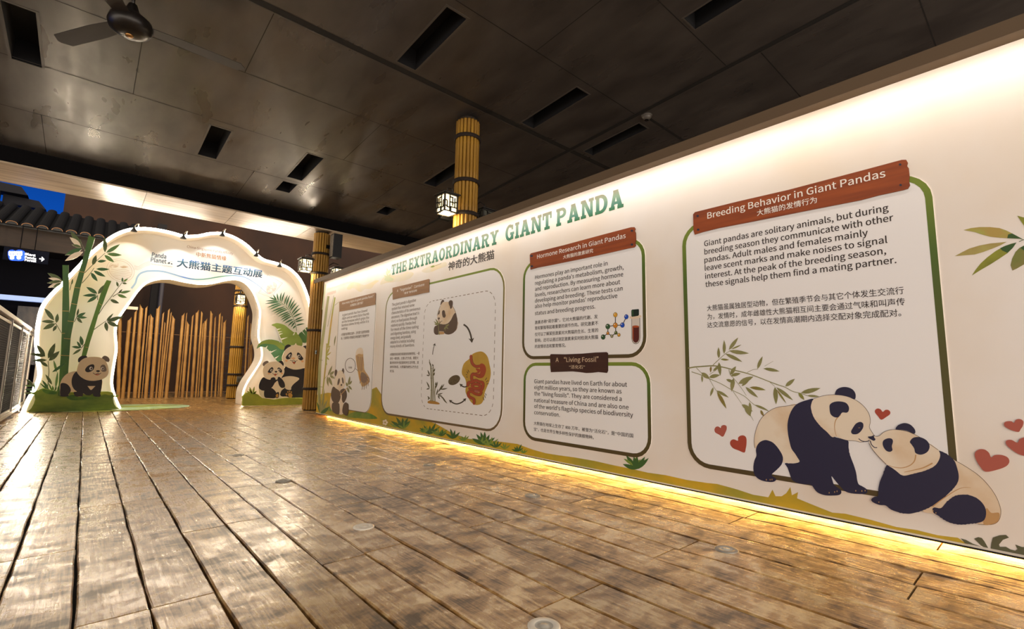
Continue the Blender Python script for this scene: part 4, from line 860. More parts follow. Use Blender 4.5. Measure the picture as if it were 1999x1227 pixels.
for pts in ([1170, 600, 1240, 620, 1330, 670, 1440, 715, 1530, 740, 1440, 735, 1330, 705, 1230, 690], [1345, 605, 1400, 585, 1445, 595, 1480, 640, 1530, 735, 1470, 730, 1430, 690], [1560, 740, 1570, 660, 1590, 590, 1680, 560, 1760, 555, 1800, 590, 1720, 620, 1670, 680, 1680, 710, 1760, 710, 1820, 745, 1880, 760, 1910, 740, 1880, 680, 1960, 710, 2100, 730, 2200, 780, 2200, 830, 2000, 820, 1800, 785]):
    P = [(wy(*p), max(ZBOT+.003, wz(*p))) for p in Z(1700, 960, 6.67, pts)]
    A.poly(P, gg, 4, world=True)
A.build('plant_prints', DW)
# sitting panda at the far end
A = Art(0, W-TH, .0012)
A.poly(sm(Z(*ze, [360, 560, 375, 480, 430, 430, 480, 440, 520, 520, 530, 640, 500, 720, 540, 760, 500, 960, 520, 1080, 480, 1130, 430, 1130, 320, 1080, 280, 980, 290, 860, 330, 700])), INK['cream'], 1)
for e in ([330, 690, 300, 780, 300, 860, 330, 930, 400, 960, 450, 870, 440, 770, 380, 720], [440, 760, 490, 720, 530, 735, 550, 800, 545, 870, 500, 950, 470, 900, 470, 830], [360, 935, 315, 960, 312, 1060, 350, 1110, 415, 1135, 435, 1090, 432, 970, 400, 945], [525, 940, 490, 990, 480, 1100, 545, 1155, 575, 1090, 580, 980, 555, 950], [355, 490, 360, 430, 380, 415, 398, 440, 390, 490, 370, 525], [470, 440, 485, 395, 503, 410, 508, 450, 495, 485, 485, 450], [400, 660, 405, 600, 425, 555, 440, 575, 435, 620, 415, 660], [470, 560, 480, 540, 495, 570, 500, 630, 485, 640, 475, 600], [450, 660, 470, 645, 478, 665, 460, 680]): A.poly(sm(Z(*ze, e), 3), INK['dbrown'], 3)
A.line(Z(*ze, [440, 830, 500, 770, 560, 700]), 1.2, INK['tan'], 4)
for q in ([570, 660, 600, 520], [575, 660, 635, 595], [575, 670, 635, 740], [560, 690, 540, 620], [560, 700, 590, 790]): A.poly(leafpts(*Z(*ze, q), 4), INK['olive'], 4)
A.build('far_panda_print', DW)
# ------------------------------------------------------------------ entrance arch
YA, YF, YB = 14.6, 15.0, 15.75        # rim front, recessed face, back
AR = thing('entrance_arch', 'cream cave-shaped entrance arch outlined with glowing light lines', 'arch', (1.9, 15.2, 0))
def AX(p, y): q = on(p[0], p[1], 1, y); return (q.x, max(0.0, q.z))
out_px = sm([(45, 799), (56, 776), (69, 752), (76, 730), (72, 700), (70, 664), (73, 632), (80, 602), (94.5, 580), (120, 553.7), (146.7, 526), (172.8, 498), (199, 475.4), (225, 457.5), (251, 447.7), (277, 445.4), (306.5, 447.7), (336, 454), (358.7, 460), (384.7, 459.8), (410.8, 455), (433.6, 455), (456.5, 462.4), (479.3, 476), (499, 494.3), (515, 506.4), (538, 513), (560.8, 521), (580.4, 537.4), (593.4, 558.6), (603, 586.3), (610, 618), (614, 660), (612, 720), (608, 789)], 4, False)
in_px = sm([(235, 796), (226, 775), (219, 748), (223, 713), (228, 681), (226, 650), (229, 628), (241, 607.5), (254, 589.5), (270.6, 566.7), (287, 552), (309.7, 545), (332.5, 544.5), (358.7, 549.8), (388, 554.3), (414, 553), (437, 547.8), (459.7, 545.5), (477.7, 552), (492.3, 568.4), (502, 589.5), (507, 609), (505.4, 632), (503.7, 657), (510, 681), (509, 702), (495, 726), (483, 744), (475, 762), (473, 778), (473, 791)], 4, False)
OUT = [AX(p, YA) for p in out_px]; INN = [AX(p, YF-.05) for p in in_px]
OUT[0] = (OUT[0][0], 0); OUT[-1] = (OUT[-1][0], 0); INN[0] = (INN[0][0], 0); INN[-1] = (INN[-1][0], 0)
mshell = mat('arch_shell', '#efe4d4', .5, spec=.3); mface = mat('arch_face', '#f0ebe4', .5, color2='#ecd9bd', nscale=(.45, .45, .42), contrast=(.5, .66), spec=.3)
def offset(path, d):
    o = []
    for i in range(len(path)):
        a = Vector(path[max(i-1, 0)]); b = Vector(path[min(i+1, len(path)-1)]); t = (b-a).normalized(); n = Vector((t.y, -t.x))
        p = Vector(path[i])+n*d; o.append((p.x, max(0, p.y)))
    o[0] = (o[0][0], 0); o[-1] = (o[-1][0], 0)
    return o
OUTi = offset(OUT, .05)               # inner side of the rim (towards the opening)
mb = MB(); n = len(OUT)
vs = [(x, YA, z) for x, z in OUT]+[(x, YB, z) for x, z in OUT]+[(x, YA, z) for x, z in OUTi]+[(x, YF, z) for x, z in OUTi]
fs = []
for i in range(n-1): fs += [(i, n+i, n+i+1, i+1), (i, i+1, 2*n+i+1, 2*n+i), (2*n+i, 2*n+i+1, 3*n+i+1, 3*n+i)]
fs += [(0, 2*n, 3*n, n), (n-1, 2*n-1, 4*n-1, 3*n-1)]
mb.add(vs, fs, mshell); mb.build('outer_shell', AR)
mb = MB(); k = len(INN)
INo = offset(INN, -.04)
vs = [(x, YF-.05, z) for x, z in INN]+[(x, YB, z) for x, z in INN]+[(x, YF-.05, z) for x, z in INo]+[(x, YF+.01, z) for x, z in INo]
fs = []
for i in range(k-1): fs += [(i, i+1, k+i+1, k+i), (i, 2*k+i, 2*k+i+1, i+1), (2*k+i, 3*k+i, 3*k+i+1, 2*k+i+1)]
mb.add(vs, fs, mshell); mb.build('opening_jamb', AR)
def ringface(y, name, m):
    P = [Vector((x, y, z)) for x, z in OUTi]+[Vector((x, y, z)) for x, z in INN[::-1]]
    tr = []
    for a, b, c in tessellate_polygon([P]):
        nn = (P[b]-P[a]).cross(P[c]-P[a]); tr.append((a, b, c) if nn.y < 0 else (a, c, b))
    mb = MB(); mb.add(P, tr, m); return mb.build(name, AR)
ringface(YF, 'front_face', mface); ringface(YB, 'back_face', mshell)
lo = mat('arch_led_outer', '#fff2d8', .5, emit='#ffedd2', es=S_ARCH_OUT); li = mat('arch_led_inner', '#fff2d8', .5, emit='#ffe9c8', es=S_ARCH_IN)
LO = offset(OUT, -.006)
mb = MB(); mb.tube([(x, YA-.012, z) for x, z in LO], .016, lo, 6); mb.build('outer_light_line', AR, label='glowing light line along the outer rim')
mb = MB(); mb.tube([(x, YF-.065, z) for x, z in INN], .016, li, 6); mb.build('inner_light_line', AR, label='glowing light line around the opening')

# printed face
mb = MB(); za = (280, 470, 8.0)
ntx = gradmat('arch_title_ink', [(0, '#1c2f4c'), (.45, '#2c5468'), (.7, '#35647a'), (1, '#4f7cc0')])
tx = mat('arch_logo_ink', '#3c525e', .5); tb_ = mat('arch_brown_ink', '#9a7253', .5); tg = mat('arch_grey_ink', '#8d8888', .5); to_ = mat('arch_orange_ink', '#b07a4a', .5)
def atext(name, rows, cap, m, weight, cjk=False):
    mb = MB()
    for s_, a, b, c, d in rows: text(mb, s_, (280+a/8, 470+b/8), (280+c/8, 470+d/8), cap/8, 1, YF, m, weight, 3, cjk=cjk)
    return mb.build(name, AR)
atext('title_lettering', [('大熊猫主题互动展', 520, 405, 1850, 590)], 128, ntx, .032, True)
atext('logo_lettering', [('Panda', 130, 246, 352, 276), ('Planet', 114, 322, 354, 360)], 66, tx, .036)
atext('logo_small_lettering', [('Immersive Experience', 116, 368, 450, 412)], 20, tg, 0)
atext('affinity_lettering', [('China-Singapore Panda Affinity', 680, 106, 1395, 232)], 38, tb_, .004)
atext('chinese_affinity_lettering', [('中新熊猫情缘', 822, 244, 1290, 306)], 70, to_, .018, True)
A = Art(1, YF)
for cx, cy, rx, ry in ((400, 345, 14, 16), (440, 358, 15, 9), (380, 350, 4, 9), (424, 325, 4, 5), (444, 325, 4, 5)): A.poly(ell(280+cx/8, 470+cy/8, rx/8, ry/8, .4, 12), mat('arch_mark_ink', '#23303a', .5), 2)
A.build('panda_mark_print', AR)
A = Art(1, YF); rib = gradmat('ribbon_ink', [(0, '#9db8d0'), (.3, '#8aa9c4'), (.34, '#5f86c6'), (.45, '#6d9c98'), (.62, '#5f9a84'), (.75, '#6f9cc8'), (1, '#9ab6cc')], axis=0)
rp_ = Z(60, 440, 6.133, [1205, 752, 1252, 690, 1275, 620, 1315, 572, 1380, 548, 1500, 545])+Z(*za, [80, 470, 200, 468, 320, 480, 450, 515, 600, 560, 760, 595, 900, 600, 1000, 590, 1120, 570, 1250, 550, 1380, 540, 1500, 548, 1600, 575, 1700, 630, 1800, 700, 1890, 780, 1950, 830])
rp_ = rp_[:5]+rp_[6:]
rs = sm(rp_, 4, False); A.line(rs[:30], 3.8, rib, 2, 3.2); A.line(rs[29:55], 3.0, rib, 2, 2.2); A.line(rs[54:], 2.2, rib, 2, .9); A.build('ribbon_print', AR)
A = Art(1, YF); pm = mat('postmark_ink', '#c9a78c', .5); pm2 = mat('postmark_wash', '#c8a47a', .5, color2='#ead9c6', nscale=(9, 9, 9))
zc_ = (60, 440, 6.133)
for r in (1.0, .84):
    ring = [(60+(1075+165*r*math.cos(a))/6.133, 440+(535+135*r*math.sin(a)+22*r*math.cos(a))/6.133) for a in [2*PI*k_/40 for k_ in range(41)]]; A.line(ring, .55, pm, 2)
for y0, x0, x1 in ((520, 960, 1180), (545, 950, 1200), (565, 950, 1205), (585, 960, 1200), (605, 985, 1180), (625, 1010, 1150)): A.line(sm(Z(*zc_, [x0, y0, (x0*2+x1)/3, y0+14, (x0+2*x1)/3, y0+6, x1, y0+22]), 4, False), .5, pm, 2)
A.poly(sm(Z(*zc_, [945, 490, 975, 465, 1020, 465, 1050, 455, 1045, 490, 1000, 505, 960, 508])), pm2, 3); A.poly(sm(Z(*zc_, [1070, 490, 1120, 480, 1170, 495, 1130, 508, 1085, 505])), pm2, 3)
for o_ in range(4): A.line(sm(Z(*zc_, [1240, 480+o_*14, 1290, 488+o_*14, 1340, 460+o_*14, 1400, 436+o_*14, 1430, 430+o_*14]), 4, False), .4, pm, 2)
A.build('postmark_print', AR)
A = Art(1, YF); st = mat('stamp_ink', '#b79f8c', .5); st2 = mat('stamp_ink_pink', '#d3b0a2', .5, color2='#e6d6cc', nscale=(14, 14, 14))
q = Z(340, 440, 6.134, [1120, 590, 1297, 688, 1155, 858, 1012, 808])
for a, b in zip(q, q[1:]+q[:1]):
    for k_ in range(14):
        u0, u1 = k_/14, (k_+.6)/14; A.line([(a[0]+(b[0]-a[0])*u0, a[1]+(b[1]-a[1])*u0), (a[0]+(b[0]-a[0])*u1, a[1]+(b[1]-a[1])*u1)], .9, st, 2)
q2 = [(x*.86+sum(p[0] for p in q)/4*.14, y*.86+sum(p[1] for p in q)/4*.14) for x, y in q]
A.line(q2+[q2[0]], .4, st, 2); A.poly(sm(Z(340, 440, 6.134, [1110, 730, 1150, 690, 1200, 680, 1230, 720, 1200, 790, 1150, 820, 1110, 800])), st2, 3); A.build('stamp_print', AR)

# clip-on spotlights over the face: arm, hood, and the lamp itself
blackm = mat('lamp_black', '#1a1714', .45); metal_b = mat('lamp_bracket', '#b9a98e', .35, metal=.6)
for i, (px, lab) in enumerate(((263, 'first clip-on spotlight from the left on the arch rim'), (360, 'clip-on spotlight in the dip of the arch rim left of the middle'), (431, 'clip-on spotlight on the right hump of the arch rim'), (500, 'clip-on spotlight on the falling slope of the arch rim'), (543, 'clip-on spotlight lowest on the arch rim, above the stamp print'))):
    oz = min(OUT, key=lambda p: abs(p[0]-on(px, 460 if px < 480 else 505, 1, YA).x) if p[1] > 2 else 99)
    x, z = oz
    t = thing('clip_spotlight', lab, 'spotlight', (x, YA, z), 'clip-on spotlights along the arch rim')
    mb = MB(); mb.tube([(x+.05, YA+.05, z+.014), (x+.06, YA-.06, z+.12), (x+.02, YA-.2, z+.07), (x-.03, YA-.24, z-.02)], .012, metal_b, 6); mb.build('arm', t)
    mb = MB(); mb.lathe([(.0, .02), (.025, .02), (.028, -.02), (.07, -.10), (.066, -.10), (.02, -.03), (0, -.03)], (x-.03, YA-.24, z-.03), blackm, 14); mb.build('hood', t, smooth=True)
    sp = bpy.data.lights.new('spot_lamp', 'SPOT'); sp.energy = S_SPOT; sp.spot_size = 1.5; sp.spot_blend = .35; sp.color = (1, .97, .95); sp.shadow_soft_size = .03
    so = bpy.data.objects.new('spot_lamp', sp); COL.objects.link(so); so.parent = t
    so.location = (-.03, -.24, -.115); so.rotation_euler = (math.radians(36), 0, 0)

# green floor sheet under the left leg
mg = mat('floor_sheet_green', '#9fb04a', .45, color2='#a9c7a4', nscale=(.9, 1.2, 1), contrast=(.42, .58))
mb = MB(); P = []
for k_ in range(40):
    a = 2*PI*k_/40; P.append((.62+1.55*math.cos(a), 15.25+1.12*math.sin(a)))
P = [(max(-.93, x), y) for x, y in P]; N = len(P)
mb.add([(x, y, .0055) for x, y in P]+[(x, y, .0006) for x, y in P], [tuple(range(N))]+[(i, N+i, N+(i+1) % N, (i+1) % N) for i in range(N)], mg)
tag(mb.build('floor_sheet', origin=(.6, 15.25, 0)), 'green oval sheet on the floor under the left leg of the arch', 'mat')

# ---- cut-out boards
edge_w = mat('board_edge_white', '#e9dcc6', .5)
c_black = mat('panda_black', '#1d1518', .55); c_cream = mat('panda_cream', '#dac5a0', .55); c_cream2 = mat('panda_pale', '#ebdabc', .55); c_grey = mat('panda_ear_grey', '#76665a', .55); c_white = mat('eye_white', '#f2ead8', .4); c_pupil = mat('eye_brown', '#3a1c10', .4)
c_orange = mat('paw_orange', '#c08a3c', .5); c_blush = mat('blush_peach', '#e8b27c', .55); c_mouth = mat('mouth_red', '#b5502a', .5)
YG = 14.36
def part_slab(name, root, pts, y, m, th=.02, lab=None, smooth_=True, edge=None):
    return slab_mesh(sm(pts, 3) if smooth_ else pts, 1, y, th, m, edge or m).build(name, root, label=lab)
def art(name, root, y, items):
    A = Art(1, y)
    for pts, m, lay in items: A.poly(pts, m, lay)
    return A.build(name, root)
# left grass mound: a planter-like block
GM = thing('grass_mound', 'low green painted grass block at the foot of the left arch leg', 'plinth', (.2, 14.5, 0))
mgr = mat('painted_grass', '#4f6a22', .6, color2='#7c8f34', nscale=(2.2, 2.2, 4.5), contrast=(.35, .7), detail=8)
mgd = mat('painted_grass_dark', '#2f5a22', .6, color2='#48701f', nscale=(8, 8, 8)); mgl = mat('painted_grass_light', '#8aa23a', .6, color2='#a5ad38', nscale=(8, 8, 8))
zg = (40, 680, 9.086)
p = Z(*zg, [120, 1125, 190, 1060, 235, 980, 260, 900, 250, 830, 230, 780, 300, 740, 400, 700, 520, 730, 640, 760, 760, 770, 900, 775, 1100, 770, 1300, 775, 1450, 765, 1560, 765, 1640, 785, 1655, 840, 1640, 900, 1660, 980, 1700, 1040, 1760, 1070, 1400, 1095, 1000, 1115, 600, 1128, 300, 1135])
gp_ = [on(x, y, 1, YG) for x, y in p]
slab_mesh([(g.x, max(.012, g.z)) for g in gp_], 1, YG, .22, mgr, mgr, world=True).build('block', GM)
A = Art(1, YG)
A.poly(sm(Z(*zg, [820, 850, 930, 820, 1080, 840, 1180, 860, 1290, 880, 1100, 905, 930, 915, 850, 890])), mgd, 1); A.poly(sm(Z(*zg, [1430, 770, 1560, 765, 1640, 790, 1600, 830, 1500, 810, 1430, 830])), mgl, 1); A.poly(sm(Z(*zg, [400, 720, 520, 740, 640, 770, 620, 810, 480, 800, 400, 760])), mgd, 1)
A.build('grass_paint', GM)
for k_, (px, n_, hgt, dx, yy, mm) in enumerate(((620, 9, 30, 260, 700, mgd), (560, 7, 18, 200, 735, mgr), (330, 7, 12, 160, 770, mgd), (1640, 7, 13, 110, 815, mgl))):
    d = MB()
    for j in range(n_):
        b = px+(j/(n_-1)-.5)*dx; t = b+(j/(n_-1)-.5)*dx*1.1+random.uniform(-14, 14); h = hgt*9.086*random.uniform(.5, 1)*.62
        slab_mesh(leafpts(*Z(*zg, [b, yy+45, t, yy+45-h]), 3.2, .05), 1, YG+.03+.01*(j % 3), .012, mm, edge_w, d)
    d.build('grass_tuft', GM)
# right grass block
GR = thing('grass_mound', 'bright green grass block under the two seated panda cut-outs', 'plinth', (4.3, 14.6, 0))
zh = (440, 640, 7.22); YH = 14.34
mgb = mat('painted_grass_bright', '#9a9f28', .6, color2='#868f22', nscale=(4, 4, 4))
gp_ = [on(x, y, 1, YH) for x, y in Z(*zh, [245, 1097, 250, 960, 275, 935, 300, 910, 380, 905, 460, 935, 520, 985, 700, 1008, 850, 985, 1000, 985, 1250, 985, 1250, 1097])]
slab_mesh([(g.x, max(.004, g.z)) for g in gp_], 1, YH, .13, mgb, mgb, world=True).build('block', GR)
d = MB()
for q in ([375, 925, 340, 830], [385, 925, 410, 825], [370, 930, 300, 885], [390, 930, 440, 885], [380, 930, 330, 860], [385, 935, 430, 905]): slab_mesh(leafpts(*Z(*zh, q), 3.6, .06), 1, YH-.012, .01, mgl, mgd, d)
d.build('grass_tuft', GR)

# left panda cut-out
YP = 14.20
PN = thing('panda_cutout', 'walking panda cut-out board in front of the left arch leg', 'cut-out', (1.0, YP, .3))
part_slab('body', PN, Z(*zg, [990, 400, 900, 415, 820, 450, 750, 520, 710, 600, 695, 680, 700, 760, 703, 830, 740, 850, 800, 852, 858, 840, 850, 810, 880, 775, 940, 770, 960, 820, 1000, 850, 1060, 852, 1105, 840, 1110, 800, 1160, 820, 1230, 825, 1280, 800, 1300, 835, 1340, 853, 1390, 855, 1425, 840, 1410, 800, 1425, 760, 1440, 680, 1446, 550, 1300, 500, 1100, 430]), YP, c_cream, .04, edge=edge_w)
art('markings', PN, YP, [(sm(Z(*zg, [990, 405, 940, 460, 910, 540, 908, 620, 930, 690, 970, 740, 1000, 762, 945, 770, 950, 810, 980, 848, 1060, 850, 1105, 840, 1112, 795, 1160, 820, 1230, 825, 1280, 800, 1290, 828, 1320, 850, 1390, 855, 1424, 840, 1412, 800, 1425, 760, 1440, 680, 1445, 550, 1380, 560, 1300, 572, 1180, 560, 1080, 510, 1020, 450]), 3), c_black, 1),
    (sm(Z(*zg, [715, 620, 780, 612, 840, 640, 885, 700, 890, 760, 850, 810, 858, 840, 800, 852, 740, 850, 705, 830, 705, 700]), 3), c_black, 1), (Z(*zg, [1188, 664, 1328, 664, 1262, 732, 1238, 730]), c_cream, 2)])
for e, m_, lb in (([1020, 220, 1025, 180, 1070, 135, 1140, 125, 1180, 140, 1180, 165, 1150, 205, 1090, 245, 1030, 240], c_black, None), ([1445, 175, 1470, 135, 1510, 128, 1560, 155, 1580, 200, 1565, 235, 1535, 232, 1490, 215], c_grey, 'grey-looking far ear')): part_slab('ear', PN, Z(*zg, e), YP-.012, m_, .03, lb)
hd = part_slab('head', PN, Z(*zg, [1000, 400, 1010, 330, 1040, 250, 1100, 190, 1190, 155, 1310, 145, 1420, 160, 1500, 210, 1545, 290, 1562, 380, 1555, 450, 1510, 510, 1430, 550, 1300, 570, 1180, 555, 1080, 505, 1020, 450]), YP-.03, c_cream, .035, edge=edge_w)
def face(hd, y, items, zt):
    A = Art(1, y)
    for pts, m, lay in items: A.poly(pts, m, lay)
    return A.build('face_paint', hd)
def eye(cx, cy, r, zt): return [(ell(zt[0]+cx/zt[2], zt[1]+cy/zt[2], r/zt[2], r/zt[2], n=14), c_white, 3), (ell(zt[0]+(cx+r*.1)/zt[2], zt[1]+cy/zt[2], r*.72/zt[2], r*.72/zt[2], n=14), c_pupil, 4), (ell(zt[0]+(cx-r*.25)/zt[2], zt[1]+(cy-r*.25)/zt[2], r*.25/zt[2], r*.25/zt[2], n=8), c_white, 5)]
face(hd, YP-.03, [(sm(Z(*zg, [1145, 380, 1180, 320, 1240, 285, 1290, 280, 1310, 310, 1295, 370, 1240, 410, 1180, 418])), c_black, 1), (sm(Z(*zg, [1418, 330, 1445, 290, 1490, 290, 1520, 340, 1525, 390, 1490, 410, 1440, 400])), c_grey, 1)]+eye(1252, 352, 30, zg)+eye(1455, 355, 27, zg)+
    [(sm(Z(*zg, [1338, 395, 1375, 382, 1412, 395, 1388, 415, 1362, 414])), c_black, 2)]+[(q, c_black, 2) for q in stroke(sm(Z(*zg, [1288, 428, 1315, 452, 1345, 452, 1372, 436, 1400, 450, 1430, 432]), 3, False), 1.0)]+[(sm(Z(*zg, [1320, 456, 1400, 456, 1375, 472, 1345, 472])), c_mouth, 2)], zg)

# bamboo cut-outs on the left leg
cg1 = mat('bamboo_cut_green', '#2f5a26', .5, color2='#47701f', nscale=(6, 6, 2.2), contrast=(.3, .75)); cg2 = mat('bamboo_cut_light', '#4b7a22', .5, color2='#5f8420', nscale=(6, 6, 3)); cl1 = mat('leaf_cut_dark', '#2c5a2a', .5, color2='#3d6a30', nscale=(9, 9, 9)); cl2 = mat('leaf_cut_olive', '#5a6a38', .5, color2='#45582c', nscale=(9, 9, 9)); cl3 = mat('leaf_cut_light', '#5f8a52', .5, color2='#6d9440', nscale=(9, 9, 9)); clw = mat('leaf_cut_blank', '#ecdcc2', .5); nd = mat('bamboo_node_tan', '#b99a52', .5); cstem = mat('twig_cut', '#5c6444', .5)
zA = (40, 430, 8.0); zB = (40, 560, 8.0)
def bamboo(label, pts, nodes, m, y, sprays):
    P0 = on(pts[-1][0], pts[-1][1], 1, y)
    t = thing('bamboo_cutout', label, 'cut-out', (P0.x, y, 0), 'bamboo cut-outs on the left arch leg')
    slab_mesh(pts, 1, y, .035, m, edge_w).build('stalk', t)
    for a, b in nodes:
        A = Art(1, y); A.line([a, b], 1.0, nd, 1); A.build('node_line', t)
    for k_, (zz_, twig, leaves) in enumerate(sprays):
        d = MB(); yy = y-.03
        for tw in twig:
            q = stroke(Z(*zz_, tw), 1.5, 1.0)
            for s_ in q: slab_mesh(s_, 1, yy, .014, cstem, edge_w, d)
        for i, (q, w, mm) in enumerate(leaves): slab_mesh(leafpts(*Z(*zz_, q), w/8*1.15, .05), 1, yy-.004*(i % 3), .014, mm, edge_w, d)
        d.build('leaf_spray', t)
    return t
bamboo('left upright bamboo cut-out stalk, shortest top of the two crossing ones', [(121.8, 517), (134, 517.5), (134.4, 560), (135.5, 600), (134, 640), (130, 700), (128, 772), (113, 772), (117, 713), (118.5, 690), (120.5, 648), (121.5, 600), (122.3, 560)],
    [((121, 606.5), (134.5, 607)), ((119.5, 650.5), (131, 650))], cg1, YP+.105, [
    (zA, [], [([660, 950, 420, 820], 62, cl2), ([640, 940, 435, 900], 44, clw), ([645, 945, 415, 975], 40, cl2), ([650, 965, 430, 1045], 50, clw), ([640, 975, 500, 1050], 40, cl2)]),
    (zA, [[770, 1090, 812, 915]], [([800, 1000, 815, 912], 22, cl2)]),
    (zB, [[545, 560, 600, 650, 640, 715]], [([525, 520, 370, 330], 62, cl2), ([535, 545, 325, 535], 46, cl2), ([545, 570, 350, 660], 62, cl2), ([560, 560, 580, 412], 52, cl2), ([565, 600, 505, 692], 42, cl2)])])
bamboo('tallest leaning bamboo cut-out stalk on the left arch leg', [(173, 459.4), (186, 463.8), (173.8, 501), (165, 531), (157, 561), (150.6, 594), (144.4, 626), (140, 648), (138, 660), (135.6, 692.5), (134, 713), (132, 750), (131, 773), (116.5, 773), (117, 713), (121, 680), (126, 655), (132, 626), (138.8, 592.5), (145, 561), (158.8, 516), (166, 487.5)],
    [((152, 529), (165.5, 531.5)), ((145, 560.5), (157, 562)), ((138, 592), (150.5, 594)), ((132, 626), (144.5, 627.5)), ((124.5, 660), (138.5, 661.5)), ((117.5, 693), (135.5, 694))], cg1, YP+.06, [
    (zA, [[1010, 470, 960, 370, 935, 295]], [([950, 420, 780, 165], 74, cl2), ([945, 410, 768, 262], 66, clw), ([955, 420, 800, 375], 36, cl2), ([965, 440, 695, 540], 66, cl1), ([975, 490, 695, 630], 74, clw)]),
    (zA, [[1000, 820, 1100, 720, 1200, 620, 1320, 510]], [([1320, 500, 1312, 252], 60, cl2), ([1335, 505, 1555, 370], 52, cl3), ([1350, 520, 1585, 540], 48, cl3), ([1310, 540, 1465, 652], 52, cl3), ([1200, 640, 1342, 628], 38, cl1), ([1125, 700, 1185, 538], 58, cl2)]),
    (zA, [[960, 980, 1050, 880, 1110, 800, 1150, 740]], [([1180, 757, 1392, 762], 42, cl1), ([1140, 785, 1330, 878], 48, cl1), ([1100, 815, 1205, 950], 52, cl1)]),
    (zB, [[840, 545, 880, 465, 905, 370]], [([880, 450, 908, 332], 30, cl2), ([880, 462, 1020, 398], 42, cl1), ([885, 466, 1042, 476], 36, cl1), ([880, 475, 965, 562], 42, cl2)])])
bamboo('slanting bamboo cut-out stalk rising from behind the walking panda', [(208.3, 546.2), (217.5, 548.2), (212.5, 560), (201.3, 591), (192.5, 612.5), (183.8, 642.5), (176.2, 666), (168.8, 693), (165, 712), (155, 712), (159.4, 693), (163.8, 675), (171.3, 650), (181.3, 620), (191.9, 587.5), (200.6, 560)],
    [((193.5, 592), (199.5, 596)), ((167, 677), (172, 678))], cg2, YP+.11, [
    (zA, [[1205, 1240, 1205, 1160]], [([1200, 1145, 1025, 1038], 54, cl1), ([1200, 1165, 968, 1175], 42, cl1), ([1205, 1180, 1038, 1282], 48, cl1), ([1210, 1150, 1302, 1008], 48, cl2)]),
    (zA, [[1215, 1470, 1300, 1340, 1400, 1215, 1500, 1080, 1590, 965]], [([1590, 962, 1592, 888], 28, cl1), ([1600, 960, 1682, 903], 26, cl3), ([1590, 976, 1665, 986], 26, cl2), ([1525, 1035, 1500, 953], 32, cl2)]),
    (zA, [[1440, 1190, 1520, 1140, 1590, 1075]], [([1530, 1140, 1590, 1072], 26, cl2), ([1550, 1130, 1725, 1098], 36, cl3), ([1510, 1155, 1665, 1206], 42, cl3), ([1400, 1235, 1542, 1292], 46, cl2)]),
    (zB, [[1150, 662, 1240, 595, 1335, 530]], [([1340, 525, 1452, 408], 30, cl2), ([1345, 530, 1612, 455], 54, cl2), ([1350, 540, 1542, 617], 54, cl2), ([1330, 545, 1355, 692], 54, cl2)]),
    (zB, [[945, 955, 1010, 880]], [([940, 950, 798, 930], 36, cl1), ([945, 950, 880, 845], 36, cl1), ([965, 915, 935, 758], 56, cl1), ([950, 965, 812, 1055], 34, cl2)])])
ST = thing('leaf_cutout', 'leafy shoot cut-out at the far left foot of the arch', 'cut-out', (-.5, YP, 0))
d = MB()
for s_ in stroke(Z(*zg, [480, 700, 495, 560, 505, 400, 490, 220]), 2.0, 1.4): slab_mesh(s_, 1, YP+.03, .016, cstem, edge_w, d)
d.build('stem', ST)
d = MB()
for i, (q, w) in enumerate((([385, 1085, 245, 895], 64), ([430, 1115, 542, 872], 76), ([440, 1150, 612, 998], 66), ([385, 1080, 145, 1040], 48), ([415, 1140, 180, 1150], 44), ([430, 1240, 300, 1160], 44))): slab_mesh(leafpts(*Z(*zB, q), w/8*1.15, .05), 1, YP+.02-.004*(i % 3), .014, cl2, edge_w, d)
for i, (q, w) in enumerate((([640, 420, 585, 200], 5), ([560, 420, 800, 250], 5.5), ([560, 640, 440, 455], 6), ([620, 700, 660, 400], 5), ([500, 720, 380, 555], 5), ([230, 670, 100, 540], 6.5), ([215, 665, 75, 655], 4.5), ([230, 740, 70, 720], 5), ([200, 800, 60, 785], 4.5), ([250, 730, 235, 600], 4))): slab_mesh(leafpts(*Z(*zg, q), w, .05), 1, YP+.0-.004*(i % 3), .014, (cl3, cl1, cl2)[i % 3], edge_w, d)
d.build('leaf_blades', ST)
# leaves on the right leg
YL2 = 14.9
PF = thing('palm_frond_cutout', 'feathery green palm frond cut-out on the right arch leg', 'cut-out', (4.2, YL2, 1.5))
zpf = (440, 540, 9.975)
spine = sm(Z(*zpf, [1000, 460, 1090, 510, 1200, 600, 1270, 700, 1330, 820, 1370, 950, 1400, 1110]), 4, False)
d = MB()
for s_ in stroke(spine, .7, 1.0): slab_mesh(s_, 1, YL2, .012, cl1, edge_w, d)
d.build('midrib', PF)
d = MB(); fr_ = mat('frond_green', '#2e6238', .5, color2='#1f4f27', nscale=(3, 3, 3))
lt = Z(*zpf, [850, 400, 780, 470, 768, 528, 810, 602, 850, 645, 890, 685, 935, 715, 975, 747, 1015, 778, 1060, 806, 1070, 848, 1100, 882, 1145, 912, 1215, 960, 1280, 985, 1310, 1012]); rt = Z(*zpf, [930, 340, 1005, 313, 1095, 298, 1160, 288, 1215, 345, 1262, 350, 1315, 385, 1360, 440, 1400, 495, 1440, 540, 1475, 600, 1500, 702, 1515, 778, 1542, 830, 1548, 910])
for side, tips in ((1, lt), (-1, rt)):
    for i, tp in enumerate(tips):
        u = (i+.6)/len(tips)*.86; b = spine[int(u*(len(spine)-1))]
        slab_mesh(leafpts(b, tp, 2.9, .12*side), 1, YL2, .012, fr_, edge_w, d)
d.build('leaflets', PF)
ML = thing('broad_leaf_cutout', 'olive green split broad leaf cut-out, upper one on the right arch leg', 'cut-out', (4.3, 14.85, 1.2), 'broad leaf cut-outs')
